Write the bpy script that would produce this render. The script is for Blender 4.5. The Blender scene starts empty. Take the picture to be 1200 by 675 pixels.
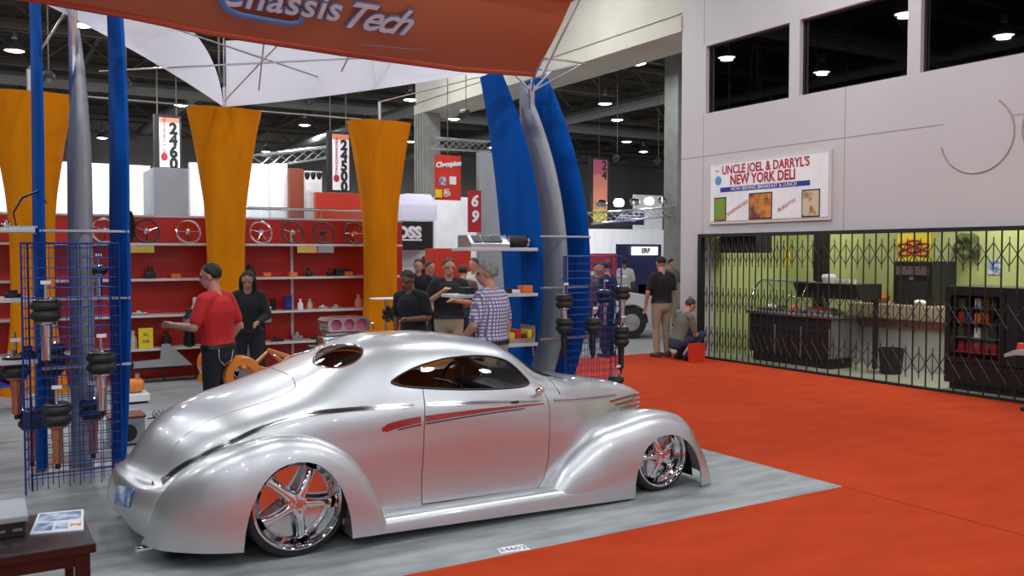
import bpy, bmesh, math, random
from mathutils import Vector, Matrix
from mathutils.bvhtree import BVHTree
random.seed(7)
sc = bpy.context.scene
PI = math.pi
# ---------------------------------------------------------------- camera
FPX, HCAM = 1045.0, 1.87
PITCH = math.atan(40.5 / FPX)
YAW = 0.5428973
cam_d = bpy.data.cameras.new('camera')
cam = bpy.data.objects.new('camera', cam_d)
sc.collection.objects.link(cam)
cam_d.sensor_width = 36.0
cam_d.lens = FPX / 1200 * 36.0
cam_d.clip_end = 300
cam.location = (0, 0, HCAM)
cam.rotation_euler = (PI / 2 - PITCH, 0, -YAW)
sc.camera = cam
sc.view_settings.view_transform = 'Standard'
sc.view_settings.look = 'None'
sc.view_settings.exposure = 0.0
sc.view_settings.gamma = 1.0
sc.view_settings.use_curve_mapping = False
# ---------------------------------------------------------------- world: the rest of the lit hall
w = bpy.data.worlds.new('hall_light')
sc.world = w
w.use_nodes = True
w.node_tree.nodes['Background'].inputs[0].default_value = (0.80, 0.84, 0.95, 1)
w.node_tree.nodes['Background'].inputs[1].default_value = 0.50
LAMP_W = 100.0      # each high-bay lamp
DELI_W = 42.0       # each deli ceiling tube

# ---------------------------------------------------------------- helpers
def ray_dir(x, y):
    r = Vector((math.cos(YAW), -math.sin(YAW), 0))
    f = Vector((math.sin(YAW) * math.cos(PITCH), math.cos(YAW) * math.cos(PITCH), -math.sin(PITCH)))
    u = r.cross(f)
    return r * ((x - 600) / FPX) + u * ((337.5 - y) / FPX) + f
def atY(x, y, Y):
    d = ray_dir(x, y); return Vector((0, 0, HCAM)) + d * (Y / d.y)
def atX(x, y, X):
    d = ray_dir(x, y); return Vector((0, 0, HCAM)) + d * (X / d.x)
def atZ(x, y, z=0.0):
    d = ray_dir(x, y); return Vector((0, 0, HCAM)) + d * ((z - HCAM) / d.z)

class MB:
    def __init__(s): s.v = []; s.f = []; s.mi = []
    def add(s, vs, fs, m=0):
        b = len(s.v); s.v += [tuple(v) for v in vs]
        s.f += [tuple(i + b for i in f) for f in fs]; s.mi += [m] * len(fs); return s
    def box(s, x0, x1, y0, y1, z0, z1, m=0):
        x0, x1 = min(x0, x1), max(x0, x1); y0, y1 = min(y0, y1), max(y0, y1); z0, z1 = min(z0, z1), max(z0, z1)
        return s.add([(x0,y0,z0),(x1,y0,z0),(x1,y1,z0),(x0,y1,z0),(x0,y0,z1),(x1,y0,z1),(x1,y1,z1),(x0,y1,z1)],
                     [(0,3,2,1),(4,5,6,7),(0,1,5,4),(1,2,6,5),(2,3,7,6),(3,0,4,7)], m)
    def rbox(s, x0, x1, y0, y1, z0, z1, r=0.02, m=0):
        x0, x1 = min(x0, x1), max(x0, x1); y0, y1 = min(y0, y1), max(y0, y1); z0, z1 = min(z0, z1), max(z0, z1)
        bm = bmesh.new(); bmesh.ops.create_cube(bm, size=1)
        for v in bm.verts:
            v.co = Vector(((x0+x1)/2 + v.co.x*(x1-x0), (y0+y1)/2 + v.co.y*(y1-y0), (z0+z1)/2 + v.co.z*(z1-z0)))
        bmesh.ops.bevel(bm, geom=bm.edges[:], offset=min(r, .45*min(x1-x0, y1-y0, z1-z0)), segments=2, affect='EDGES', profile=.6)
        bm.verts.ensure_lookup_table()
        s.add([v.co[:] for v in bm.verts], [[v.index for v in f.verts] for f in bm.faces], m); bm.free(); return s
    def tube(s, pts, r, n=8, m=0, caps=True, sq=None):
        P = [Vector(p) for p in pts]; R = r if isinstance(r, (list, tuple)) else [r] * len(P)
        base = len(s.v); up = None
        for i, p in enumerate(P):
            t = (P[min(i+1, len(P)-1)] - P[max(i-1, 0)]).normalized()
            if up is None:
                up = Vector((0, 0, 1)) if abs(t.z) < .9 else Vector((1, 0, 0))
            a = (up - t * up.dot(t))
            if a.length < 1e-5: a = t.orthogonal()
            a.normalize(); b = t.cross(a); up = a
            for k in range(n):
                q = 2 * PI * k / n
                s.v.append(tuple(p + (a * math.cos(q) * (sq or 1) + b * math.sin(q)) * R[i]))
        for i in range(len(P) - 1):
            for k in range(n):
                a0 = base + i*n + k; a1 = base + i*n + (k+1) % n
                s.f.append((a0, a1, a1 + n, a0 + n)); s.mi.append(m)
        if caps:
            s.f.append(tuple(base + k for k in range(n))[::-1]); s.mi.append(m)
            e = base + (len(P)-1)*n; s.f.append(tuple(e + k for k in range(n))); s.mi.append(m)
        return s
    def lathe(s, prof, c=(0,0,0), axis='Z', n=24, m=0):
        """prof: (radius, height) list"""
        c = Vector(c); base = len(s.v)
        for r, h in prof:
            for k in range(n):
                q = 2*PI*k/n; a, b = r*math.cos(q), r*math.sin(q)
                o = {'Z': (a, b, h), 'Y': (a, h, -b), 'X': (h, a, b)}[axis]
                s.v.append(tuple(c + Vector(o)))
        for i in range(len(prof)-1):
            for k in range(n):
                a0 = base+i*n+k; a1 = base+i*n+(k+1) % n
                s.f.append((a0, a1, a1+n, a0+n)); s.mi.append(m)
        closed = tuple(prof[0]) == tuple(prof[-1])
        if prof[0][0] > 1e-5 and not closed: s.f.append(tuple(base+k for k in range(n))[::-1]); s.mi.append(m)
        if prof[-1][0] > 1e-5 and not closed:
            e = base+(len(prof)-1)*n; s.f.append(tuple(e+k for k in range(n))); s.mi.append(m)
        return s
    def prism(s, poly, fn0, fn1, m=0):
        """poly: 2D points; fn0/fn1 map a point to the two ends"""
        n = len(poly); A = [fn0(*p) for p in poly]; B_ = [fn1(*p) for p in poly]
        return s.add(A + B_, [tuple(range(n))[::-1], tuple(range(n, 2*n))] + [(i, (i+1) % n, (i+1) % n + n, i+n) for i in range(n)], m)
    def grid(s, g, m=0, close=False):
        base = len(s.v); nr, nc = len(g), len(g[0])
        for r in g: s.v += [tuple(p) for p in r]
        for i in range(nr-1):
            for j in range(nc-1):
                a = base+i*nc+j; s.f.append((a, a+nc, a+nc+1, a+1)); s.mi.append(m)
        return s
    def sphere(s, c, r, m=0, n=12, sc_=(1,1,1)):
        pr = [(max(1e-6, r*math.sin(PI*i/n)), -r*math.cos(PI*i/n)) for i in range(n+1)]
        b = len(s.v); s.lathe(pr, (0,0,0), 'Z', n+4, m)
        for i in range(b, len(s.v)):
            v = s.v[i]; s.v[i] = (c[0]+v[0]*sc_[0], c[1]+v[1]*sc_[1], c[2]+v[2]*sc_[2])
        return s
    def xf(s, M):
        s.v = [tuple(M @ Vector(v)) for v in s.v]; return s

def fix(me, merge=False):
    bm = bmesh.new(); bm.from_mesh(me)
    if merge: bmesh.ops.remove_doubles(bm, verts=bm.verts, dist=1e-5)
    bmesh.ops.recalc_face_normals(bm, faces=bm.faces); bm.to_mesh(me); bm.free()

def tag(o, label=None, cat=None, group=None, kind=None):
    if label: o['label'] = label
    if cat: o['category'] = cat
    if group: o['group'] = group
    if kind: o['kind'] = kind
    return o
def empty(name, loc, label=None, cat=None, group=None, rz=0):
    o = bpy.data.objects.new(name, None); sc.collection.objects.link(o)
    o.location = loc; o.rotation_euler = (0, 0, rz); o.empty_display_size = .1
    return tag(o, label, cat, group)
def obj(name, mb, mat, parent=None, smooth=False, angle=35, world=True, merge=False, recalc=True):
    """links mb as one mesh object. world=True: coordinates are world ones, moved to the parent's frame (or own base)"""
    me = bpy.data.meshes.new(name)
    if isinstance(mb, MB): me.from_pydata(mb.v, [], mb.f); mis = mb.mi
    else: me = mb; mis = None
    me.name = name
    for m_ in (mat if isinstance(mat, (list, tuple)) else [mat]):
        if mis is not None or not me.materials: me.materials.append(m_)
    if mis and any(mis):
        me.polygons.foreach_set('material_index', mis)
    if mis is not None and recalc: fix(me, merge)
    if smooth:
        me.polygons.foreach_set('use_smooth', [True]*len(me.polygons)); me.set_sharp_from_angle(angle=math.radians(angle))
    o = bpy.data.objects.new(name, me); sc.collection.objects.link(o)
    if parent is not None:
        o.parent = parent
        if world:
            L = Vector((0,0,0)); p = parent
            while p is not None: L += p.location; p = p.parent
            me.transform(Matrix.Translation(-L))
    elif world and len(me.vertices):
        xs = [v.co.x for v in me.vertices]; ys = [v.co.y for v in me.vertices]; z0 = min(v.co.z for v in me.vertices)
        L = Vector(((min(xs)+max(xs))/2, (min(ys)+max(ys))/2, z0)); me.transform(Matrix.Translation(-L)); o.location = L
    return o
def struct(name, mb, mat, **k): return tag(obj(name, mb, mat, **k), kind='structure')
def kids(o): return [c for c in ALLCH.get(o.name, [])]
def dup(root, loc=None, rz=None, label=None, group=None):
    def cp(o, par):
        c = o.copy(); sc.collection.objects.link(c)
        if par is not None: c.parent = par
        for ch in list(o.children): cp(ch, c)
        return c
    r = cp(root, None)
    if loc is not None: r.location = loc
    if rz is not None: r.rotation_euler = (0, 0, rz)
    if label: r['label'] = label
    if group: r['group'] = group
    return r
def evaluated(o):
    bpy.context.view_layer.update()
    dg = bpy.context.evaluated_depsgraph_get()
    me = bpy.data.meshes.new_from_object(o.evaluated_get(dg)); o.modifiers.clear(); o.data = me; return me
def raw(mb, merge=True):
    me = bpy.data.meshes.new('t'); me.from_pydata(mb.v, [], mb.f); fix(me, merge)
    o = bpy.data.objects.new('t', me); sc.collection.objects.link(o); return o
def boolean(o, cutter, op):
    m = o.modifiers.new('b', 'BOOLEAN'); m.object = cutter; m.operation = op; m.solver = 'EXACT'; evaluated(o)
def kill(*os_):
    for o in os_: bpy.data.objects.remove(o)
def text_mb(body, size, depth=.004, shear=0, spacing=1.0, bold=0, align='CENTER', res=3):
    """text mesh in the local X-Y plane, facing +Z"""
    c = bpy.data.curves.new('t', 'FONT'); c.body = body; c.size = size; c.extrude = depth/2; c.shear = shear
    c.space_character = spacing; c.offset = bold; c.align_x = align; c.align_y = 'CENTER'; c.resolution_u = res
    o = bpy.data.objects.new('t', c); sc.collection.objects.link(o); bpy.context.view_layer.update()
    me = bpy.data.meshes.new_from_object(o.evaluated_get(bpy.context.evaluated_depsgraph_get()))
    mb = MB().add([v.co[:] for v in me.vertices], [tuple(p.vertices) for p in me.polygons])
    bpy.data.objects.remove(o); return mb
def frame_m(o, xa, ya):
    """matrix placing local X-Y plane at o with axes xa, ya"""
    xa = Vector(xa).normalized(); ya = Vector(ya); ya = (ya - xa*ya.dot(xa)).normalized(); za = xa.cross(ya)
    M = Matrix.Identity(4)
    for i in range(3): M[i][0], M[i][1], M[i][2], M[i][3] = xa[i], ya[i], za[i], o[i]
    return M

# ---------------------------------------------------------------- materials
def mat(name, col, rough=.5, metal=0, coat=0, emis=None, es=0, noise=None, bump=None, spec=.5, coat_rough=.03, aniso=0):
    """noise = (colour2, scale, low, high[, stretch xyz]); bump = (scale, strength)"""
    m = bpy.data.materials.new(name); m.use_nodes = True; nt = m.node_tree; b = nt.nodes['Principled BSDF']
    b.inputs['Base Color'].default_value = (*col, 1); b.inputs['Roughness'].default_value = rough
    b.inputs['Metallic'].default_value = metal; b.inputs['Coat Weight'].default_value = coat
    b.inputs['Coat Roughness'].default_value = coat_rough; b.inputs['Specular IOR Level'].default_value = spec
    if emis: b.inputs['Emission Color'].default_value = (*emis, 1); b.inputs['Emission Strength'].default_value = es
    tc = nt.nodes.new('ShaderNodeTexCoord')
    if noise is None: noise = (tuple(min(1, c*.9) for c in col), 3.0, .35, .65)
    mp = nt.nodes.new('ShaderNodeMapping'); nt.links.new(tc.outputs['Object'], mp.inputs[0])
    if len(noise) > 4: mp.inputs['Scale'].default_value = noise[4]
    n = nt.nodes.new('ShaderNodeTexNoise'); n.inputs['Scale'].default_value = noise[1]; n.inputs['Detail'].default_value = 5
    nt.links.new(mp.outputs[0], n.inputs['Vector'])
    r = nt.nodes.new('ShaderNodeValToRGB'); r.color_ramp.elements[0].position = noise[2]; r.color_ramp.elements[1].position = noise[3]
    r.color_ramp.elements[0].color = (*col, 1); r.color_ramp.elements[1].color = (*noise[0], 1)
    nt.links.new(n.outputs['Fac'], r.inputs[0]); nt.links.new(r.outputs[0], b.inputs['Base Color'])
    if bump:
        n2 = nt.nodes.new('ShaderNodeTexNoise'); n2.inputs['Scale'].default_value = bump[0]; n2.inputs['Detail'].default_value = 4
        nt.links.new(tc.outputs['Object'], n2.inputs['Vector'])
        bp = nt.nodes.new('ShaderNodeBump'); bp.inputs['Strength'].default_value = bump[1]; bp.inputs['Distance'].default_value = .01
        nt.links.new(n2.outputs['Fac'], bp.inputs['Height']); nt.links.new(bp.outputs[0], b.inputs['Normal'])
    return m
def glass(name, tint=(.8,.85,.85), refl=1.0, f0=.04):
    m = bpy.data.materials.new(name); m.use_nodes = True; nt = m.node_tree; nt.nodes.clear()
    o = nt.nodes.new('ShaderNodeOutputMaterial'); mx = nt.nodes.new('ShaderNodeMixShader'); t = nt.nodes.new('ShaderNodeBsdfTransparent')
    g = nt.nodes.new('ShaderNodeBsdfGlossy'); lw = nt.nodes.new('ShaderNodeLayerWeight'); lw.inputs[0].default_value = .5
    pw = nt.nodes.new('ShaderNodeMath'); pw.operation = 'POWER'; pw.inputs[1].default_value = 5; ma = nt.nodes.new('ShaderNodeMath'); ma.operation = 'MULTIPLY_ADD'
    ma.inputs[1].default_value = 1-f0; ma.inputs[2].default_value = f0
    nt.links.new(lw.outputs['Facing'], pw.inputs[0]); nt.links.new(pw.outputs[0], ma.inputs[0])
    t.inputs[0].default_value = (*tint, 1); g.inputs['Roughness'].default_value = .01; g.inputs[0].default_value = (refl, refl, refl, 1)
    nt.links.new(ma.outputs[0], mx.inputs[0]); nt.links.new(t.outputs[0], mx.inputs[1]); nt.links.new(g.outputs[0], mx.inputs[2]); nt.links.new(mx.outputs[0], o.inputs[0])
    return m
def checks(name, base, line, scale):
    """woven shirt check from two wave bands"""
    m = mat(name, base, .85); nt = m.node_tree; b = nt.nodes['Principled BSDF']; tc = nt.nodes.new('ShaderNodeTexCoord')
    prev = None
    for d in ('X', 'Z'):
        wv = nt.nodes.new('ShaderNodeTexWave'); wv.bands_direction = d; wv.inputs['Scale'].default_value = scale
        nt.links.new(tc.outputs['Object'], wv.inputs['Vector'])
        r = nt.nodes.new('ShaderNodeValToRGB'); r.color_ramp.elements[0].position = .55; r.color_ramp.elements[1].position = .8
        nt.links.new(wv.outputs['Fac'], r.inputs[0])
        mx = nt.nodes.new('ShaderNodeMixRGB'); mx.inputs[2].default_value = (*line, 1)
        if prev is None: mx.inputs[1].default_value = (*base, 1)
        else: nt.links.new(prev.outputs[0], mx.inputs[1])
        nt.links.new(r.outputs[0], mx.inputs[0]); prev = mx
    nt.links.new(prev.outputs[0], b.inputs['Base Color']); return m

M = dict(
 red_carpet=mat('red_carpet', (.50,.052,.011), .95, noise=((.42,.038,.008), 1.6, .3, .7, (1,2.5,1)), bump=(260,.5), spec=.15),
 grey_carpet=mat('grey_carpet', (.20,.215,.22), .5, noise=((.36,.39,.395), 2.0, .30, .68, (1,3.5,1)), bump=(6,.25), spec=.4),
 concrete=mat('concrete_floor', (.24,.24,.23), .5, noise=((.33,.32,.31), .6, .3, .7)),
 wall=mat('painted_wall', (.56,.53,.535), .7, noise=((.53,.50,.505), .5, .3, .7), bump=(90,.08)),
 beam=mat('cream_concrete', (.62,.59,.50), .8, noise=((.50,.47,.40), .7, .3, .75)),
 column=mat('grey_concrete', (.28,.28,.25), .8, noise=((.22,.22,.20), 3, .3, .7)),
 ceiling=mat('dark_ceiling', (.055,.044,.034), .9, noise=((.025,.022,.020), .4, .35, .7)),
 truss=mat('roof_truss', (.15,.125,.10), .7), duct=mat('grey_duct', (.30,.30,.29), .45, .3),
 backwall=mat('far_wall', (.40,.37,.34), .9, noise=((.28,.26,.24), .25, .4, .6, (1,1,.1))),
 paint=mat('silver_paint', (.62,.635,.66), .37, .84, coat=1.0, noise=((.60,.615,.64), 400, .3, .7)),
 chrome=mat('chrome', (.88,.88,.90), .04, 1), chrome_s=mat('satin_chrome', (.70,.70,.72), .16, 1),
 chrome_reflection=mat('painted_reflection', (.30,.24,.25), .12, .9), rubber=mat('tyre_rubber', (.012,.012,.013), .55, noise=((.02,.02,.02), 20, .3, .7)),
 black=mat('black_plastic', (.012,.012,.014), .45), black_m=mat('matte_black', (.010,.010,.011), .8), dark_in=mat('dark_trim', (.016,.015,.018), .6),
 leather=mat('tan_leather', (.42,.12,.035), .45, bump=(60,.2)), red_stripe=mat('red_stripe', (.32,.018,.014), .25, coat=1),
 orange_f=mat('orange_fabric', (.70,.235,.003), .9, noise=((.60,.19,.003), 2, .3, .7, (3,3,.5)), spec=.12),
 blue_f=mat('blue_fabric', (.002,.085,.40), .9, noise=((.001,.066,.33), 3, .3, .7, (2,2,.4)), spec=.1),
 grey_f=mat('grey_fabric', (.38,.39,.40), .6, noise=((.32,.33,.34), 5, .3, .7, (3,3,.3))),
 white_f=mat('white_sail', (.86,.86,.94), .7, noise=((.80,.80,.90), 1.2, .3, .7)),
 banner=mat('banner_orange', (.52,.175,.08), .5, noise=((.47,.15,.068), .8, .3, .7, (1,1,3))),
 red_wall=mat('red_panel', (.50,.018,.008), .35, noise=((.42,.014,.006), 1.2, .3, .7)),
 shelf=mat('shelf_white', (.62,.62,.62), .35), alu=mat('aluminium', (.60,.61,.63), .3, .8), blue_wire=mat('blue_wire', (.008,.045,.30), .4, .2),
 white=mat('white_paint', (.85,.85,.86), .6), offwhite=mat('offwhite_panel', (.62,.60,.57), .7, noise=((.55,.53,.50), .7, .3, .7)),
 white_drape=mat('white_drape', (.88,.88,.90), .8, noise=((.76,.76,.80), 3, .3, .7, (4,4,.2))),
 grey_p=mat('grey_panel', (.33,.35,.38), .6), red_p=mat('bright_red', (.62,.035,.015), .5), brown_p=mat('brown_panel', (.22,.045,.02), .5),
 orange_p=mat('orange_paint', (.80,.24,.02), .3, coat=.8), orange_box=mat('orange_box', (.80,.18,.03), .6),
 blue_p=mat('blue_paint', (.01,.04,.35), .4), blue_l=mat('logo_blue', (.13,.28,.62), .4), logo_w=mat('logo_white', (.80,.82,.88), .4), navy=mat('navy', (.01,.015,.10), .5),
 yellow=mat('yellow_card', (.80,.62,.02), .6), yellow_d=mat('yellow_tag', (.62,.46,.10), .6), pink=mat('pink_panel', (.65,.12,.22), .5), salmon=mat('salmon_panel', (.75,.25,.16), .5),
 steel=mat('steel', (.42,.42,.43), .28, .9), wood_d=mat('dark_wood', (.014,.006,.007), .35, noise=((.022,.009,.009), 8, .3, .7, (1,6,1)), coat=.3),
 lime=mat('lime_wall', (.42,.45,.19), .8, noise=((.37,.40,.16), 1, .3, .7)), tile=mat('deli_floor', (.36,.36,.28), .4), cream=mat('counter_cream', (.52,.42,.30), .4),
 counter_r=mat('counter_brown', (.22,.11,.08), .4), skin=mat('skin_light', (.52,.28,.19), .5), skin_d=mat('skin_brown', (.22,.105,.062), .5), skin_r=mat('skin_ruddy', (.55,.27,.19), .5),
 hair_b=mat('hair_dark', (.012,.009,.008), .6, bump=(120,.6)), hair_g=mat('hair_grey', (.17,.165,.155), .7, noise=((.30,.29,.28), 30, .3, .7), bump=(120,.6)), hair_br=mat('hair_brown', (.05,.028,.016), .6, bump=(120,.6)),
 red_shirt=mat('red_polo', (.55,.012,.012), .8, bump=(300,.2)), black_c=mat('black_cotton', (.012,.012,.016), .9, bump=(300,.2)), navy_t=mat('navy_trousers', (.010,.012,.022), .85),
 khaki=mat('khaki_cotton', (.36,.29,.19), .85), denim=mat('denim', (.025,.04,.09), .85), olive=mat('grey_vest', (.13,.13,.11), .85), white_c=mat('white_cotton', (.6,.6,.58), .85),
 plaid=checks('plaid_shirt', (.66,.64,.70), (.16,.13,.28), 9.0), brown_s=mat('brown_leather', (.10,.05,.03), .5),
 lamp=mat('lamp_glow', (1,1,1), .5, emis=(.92,.96,1.0), es=26), screen=mat('lit_screen', (.1,.1,.1), .5, emis=(1,1,1), es=1.2),
 paper=mat('paper', (.72,.74,.80), .3), photo_b=mat('print_blue', (.08,.16,.34), .4, noise=((.55,.60,.66), 14, .4, .6)), photo_r=mat('print_red', (.45,.08,.05), .4, noise=((.75,.70,.65), 20, .45, .6)),
 food_g=mat('food_green', (.10,.35,.03), .5, noise=((.45,.12,.02), 9, .45, .6)), food_y=mat('food_orange', (.62,.24,.03), .5, noise=((.16,.03,.03), 6, .4, .62)), food_b=mat('food_tan', (.60,.50,.32), .5, noise=((.30,.12,.05), 5, .5, .6)),
 sign_red=mat('sign_red', (.42,.015,.03), .5), sign_blue=mat('sign_blue', (.02,.02,.28), .5), green=mat('leaf_green', (.04,.10,.02), .7, noise=((.10,.06,.02), 20, .4, .6)),
 glass=glass('clear_glass', (.95,.97,.97), .7), glass_d=glass('office_glass', (.16,.15,.15), 1.0, .09), glass_t=glass('tinted_glass', (.95,.95,.95), .6),
)
# ================================================================ SETTING
XW = 11.25
GX0, GX1 = -3.0, 5.94      # grey booth carpet
struct('floor', MB().box(-30, 75, -14, 66, -.30, -.02), M['concrete'])
# red aisle carpet: an L around the booth
rc = MB().box(-12, XW, -10, 4.70, -.02, 0).box(5.94, XW, 4.70, 12.95, -.02, 0)
struct('floor_red_carpet', rc, M['red_carpet'])
struct('floor_grey_carpet', MB().box(GX0, GX1, 4.70, 15.2, -.02, .001), M['grey_carpet'])
struct('floor_seam', MB().box(5.925, 5.945, -10, 4.70, -.01, .0025), mat('seam', (.30,.015,.004), .9))
# deli block: front wall X = 11.25 with the gate opening and the office windows
W0, W1 = 11.25, 11.55
TOP = 9.9
GT = 2.22; GY1, GY0 = 12.02, 2.6
wm = MB()
wm.box(W0, W1, GY1, 12.58, 0, GT).box(W0, W1, -10, GY0, 0, GT)
wm.box(W0, W1, -10, 12.58, GT, 4.365)
wm.box(W0, W1, -10, 12.58, 5.56, TOP)
win = [(11.95, 10.05), (9.84, 7.93), (7.73, 5.62), (5.41, 3.3)]
ed = [12.58] + [v for p in win for v in p] + [-10]
for i in range(0, len(ed), 2): wm.box(W0, W1, ed[i+1], ed[i], 4.365, 5.56)
struct('wall_right', wm, M['wall'])
struct('wall_right_end', MB().box(W1, 22, 12.28, 12.58, 0, TOP), M['wall'])
# recessed joints in the wall
jm = MB()
for (y0, y1, z) in ((12.58, 7.37, 3.61), (6.45, -5, 3.61)): jm.box(W0-.003, W0, y1, y0, z-.006, z+.006)
for (y, z0, z1) in ((8.96, GT, 4.36), (12.0, GT, 4.36), (12.0, 5.57, TOP)): jm.box(W0-.002, W0, y-.006, y+.006, z0, z1)
for (cy, cz, a0, a1) in ((6.90, 3.42, -2.9, .95), (5.80, 3.42, 2.5, 3.8)):
    n = 40
    P = [(cy - .50*math.cos(a0+(a1-a0)*i/n), cz + .50*math.sin(a0+(a1-a0)*i/n)) for i in range(n+1)]
    jm.tube([(W0-.001, p[0], p[1]) for p in P], .011, 6)
struct('trim_1', jm, mat('wall_joint', (.36,.31,.29), .8))
# office room behind the windows
rm = MB().box(W1, 15.5, -4, 12.28, 4.0, 4.1).box(W1, 15.5, -4, 12.28, 6.5, 6.6).box(15.4, 15.5, -4, 12.28, 4.1, 6.5).box(W1, 15.5, -4.1, -4, 4.1, 6.5)
struct('wall_office', rm, mat('office_dark', (.06,.05,.05), .8))
for i, (a, b) in enumerate(win):
    o = empty('window_%d' % (i+1), (W0+.1, (a+b)/2, 4.365)); tag(o, kind='structure')
    f = MB()
    t = .03
    f.box(W0+.08, W0+.14, b, a, 4.365, 4.365+t).box(W0+.08, W0+.14, b, a, 5.56-t, 5.56).box(W0+.08, W0+.14, a-t, a, 4.365+t, 5.56-t).box(W0+.08, W0+.14, b, b+t, 4.365+t, 5.56-t)
    obj('window_frame', f, M['dark_in'], o)
    obj('pane', MB().box(W0+.105, W0+.112, b+t, a-t, 4.365+t, 5.56-t), M['glass_d'], o)
# deli room
dr = MB().box(13.6, 15.4, -2, 12.28, 0, 3.2).box(W1, 13.6, 12.18, 12.28, 0, 3.2).box(W1, 13.6, -2.1, -2, 0, 3.2)
struct('wall_deli', dr, M['lime'])
struct('floor_deli', MB().box(XW, 15.4, -2, 12.28, -.02, .003), M['tile'])
struct('ceiling_deli', MB().box(W1, 15.4, -2, 12.28, 3.2, 3.3), M['offwhite'])
# long concrete beam and its column
bz = 5.95
bm_ = MB().box(11.27, 12.4, 12.58, 24.2, bz+.35, TOP).box(11.22, 12.4, 12.58, 24.2, bz, bz+.28).box(11.3, 12.35, 12.58, 24.2, bz+.28, bz+.35)
struct('beam', bm_, M['beam'])
cm = MB()
cm.rbox(11.25, 11.75, 23.5, 24.2, 0, bz, .03)
for k in range(4): cm.box(11.2, 11.25, 23.52+.18*k, 23.61+.18*k, 0, bz)
struct('column', cm, M['column'])
struct('column_far', MB().rbox(20.4, 21.0, 23.0, 23.7, 0, TOP, .03).rbox(31, 32.4, 34, 35.4, 0, TOP, .03), M['column'])
# far hall walls and ceiling
bw = MB().box(-30, 75, 60, 60.4, 0, 10).box(-30.4, -30, -14, 60.4, 0, 10)
struct('wall_back', bw, M['backwall'])
struct('ceiling', MB().box(-30, 75, -14, 60.4, 10, 10.2), M['ceiling'])
tr = MB()
for k in range(9):
    y = 6.5 + 6*k
    tr.box(-28, 73, y-.12, y+.12, 9.75, 9.95).box(-28, 73, y-.1, y+.1, 8.55, 8.7)
    x = -28
    while x < 70:
        tr.tube([(x, y, 8.62), (x+1.5, y, 9.85), (x+3, y, 8.62)], .055, 5); x += 3
struct('ceiling_trusses', tr, M['truss'])
pr = MB()
for k in range(16):
    x = -26 + 6*k
    pr.box(x-.08, x+.08, 5, 60, 9.55, 9.75)
for k in range(24): pr.box(-28, 73, 5.5+2.3*k, 5.58+2.3*k, 9.88, 9.98)
struct('ceiling_purlins', pr, M['truss'])
du = MB()
for (p, q, r) in (((-20, 20, 8.9), (70, 20, 8.9), .28), ((14.5, 14, 7.4), (14.5, 58, 7.4), .22), ((8.5, 24, 8.9), (8.5, 58, 8.9), .3), ((-6, 16, 8.7), (-6, 58, 8.7), .25), ((-20, 38, 8.4), (70, 38, 8.4), .3), ((24, 16, 8.2), (24, 58, 8.2), .3)):
    du.tube([p, q], r, 12)
struct('ceiling_ducts', du, M['duct'])

# ================================================================ HIGH-BAY LAMPS
def make_lamp():
    t = empty('high_bay_lamp', (0,0,0))
    obj('lamp_housing', MB().lathe([(.05,.62),(.09,.60),(.10,.40),(.07,.36),(.10,.30),(.22,.16),(.30,.02),(.285,0),(.2,.14),(.02,.2)], n=20), M['alu'], t, smooth=True)
    obj('lamp_lens', MB().lathe([(.001,.035),(.26,.035),(.26,.02),(.15,-.02),(.001,-.03)], n=20), M['lamp'], t, smooth=True)
    obj('hanger', MB().tube([(0,0,.6),(0,0,1.9)], .018, 6), M['truss'], t)
    l = bpy.data.lights.new('lamp_light', 'AREA'); l.shape = 'DISK'; l.size = .36; l.energy = LAMP_W; l.color = (.93,.97,1.0)
    lo = bpy.data.objects.new('lamp_light', l); sc.collection.objects.link(lo); lo.parent = t; lo.location = (0,0,-.06)
    return t
lamp0 = make_lamp(); lampF = None
LP = []
for ix in range(-2, 7):
    for iy in range(-2, 9):
        x = 1.6 + ix*4.4 + .25*iy; y = 2.4 + iy*6.1
        if x > 9.9: x = 8.9 + (ix-2)*5.2 + .2*iy
        if 10.3 < x < 22.5 and y < 13.2: continue
        LP.append((x, y))
seen = []
for p in ((17,60),(120,162),(357,147),(747,75),(709,122),(532,140),(312,178),(754,178)):
    q = atZ(*p, 8.0); seen.append((q.x, q.y))
LP = [p for p in LP if all(math.hypot(p[0]-s[0], p[1]-s[1]) > 4.5 for s in seen) and not (9.8 < p[0] < 13.2)] + seen
def project(p):
    v = Vector(p) - Vector((0,0,HCAM)); r = Vector((math.cos(YAW), -math.sin(YAW), 0)); f = Vector((math.sin(YAW)*math.cos(PITCH), math.cos(YAW)*math.cos(PITCH), -math.sin(PITCH))); u = r.cross(f)
    z = v.dot(f); return (600+FPX*v.dot(r)/z, 337.5-FPX*v.dot(u)/z, z) if z > .1 else (-999, -999, z)
def over(px):
    for lim, nm in ((60,'over the left orange column'),(150,'over the left fabric tower'),(215,'above the left numbered sign'),(310,'above the middle orange column'),(400,'above the right numbered sign'),(490,'above the right orange column'),(560,'left of the right fabric tower'),(690,'behind the right fabric tower'),(740,'right of the right fabric tower'),(801,'beside the left end of the deli wall')):
        if px < lim: return nm
    return None
rows = {}
LPk = [(x, y) for x, y in LP if not (y > 56 or x > 45 or x < -14)]
for i, (x, y) in enumerate(LPk):
    px, py, dz = project((x, y, 8.0)); o_ = over(px) if 0 < px < 800 and 0 < py < 675 else None
    if o_: rows.setdefault(o_, []).append((dz, i))
names = {}
ordn = ['nearest','second nearest','third nearest','fourth nearest','fifth nearest','sixth nearest','seventh nearest','eighth nearest','ninth nearest','tenth nearest','farthest but one','farthest']
for o_, L_ in rows.items():
    for k, (dz, i) in enumerate(sorted(L_)): names[i] = 'round high-bay lamp %s, %s one there' % (o_, ordn[min(k, 11)])
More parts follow.
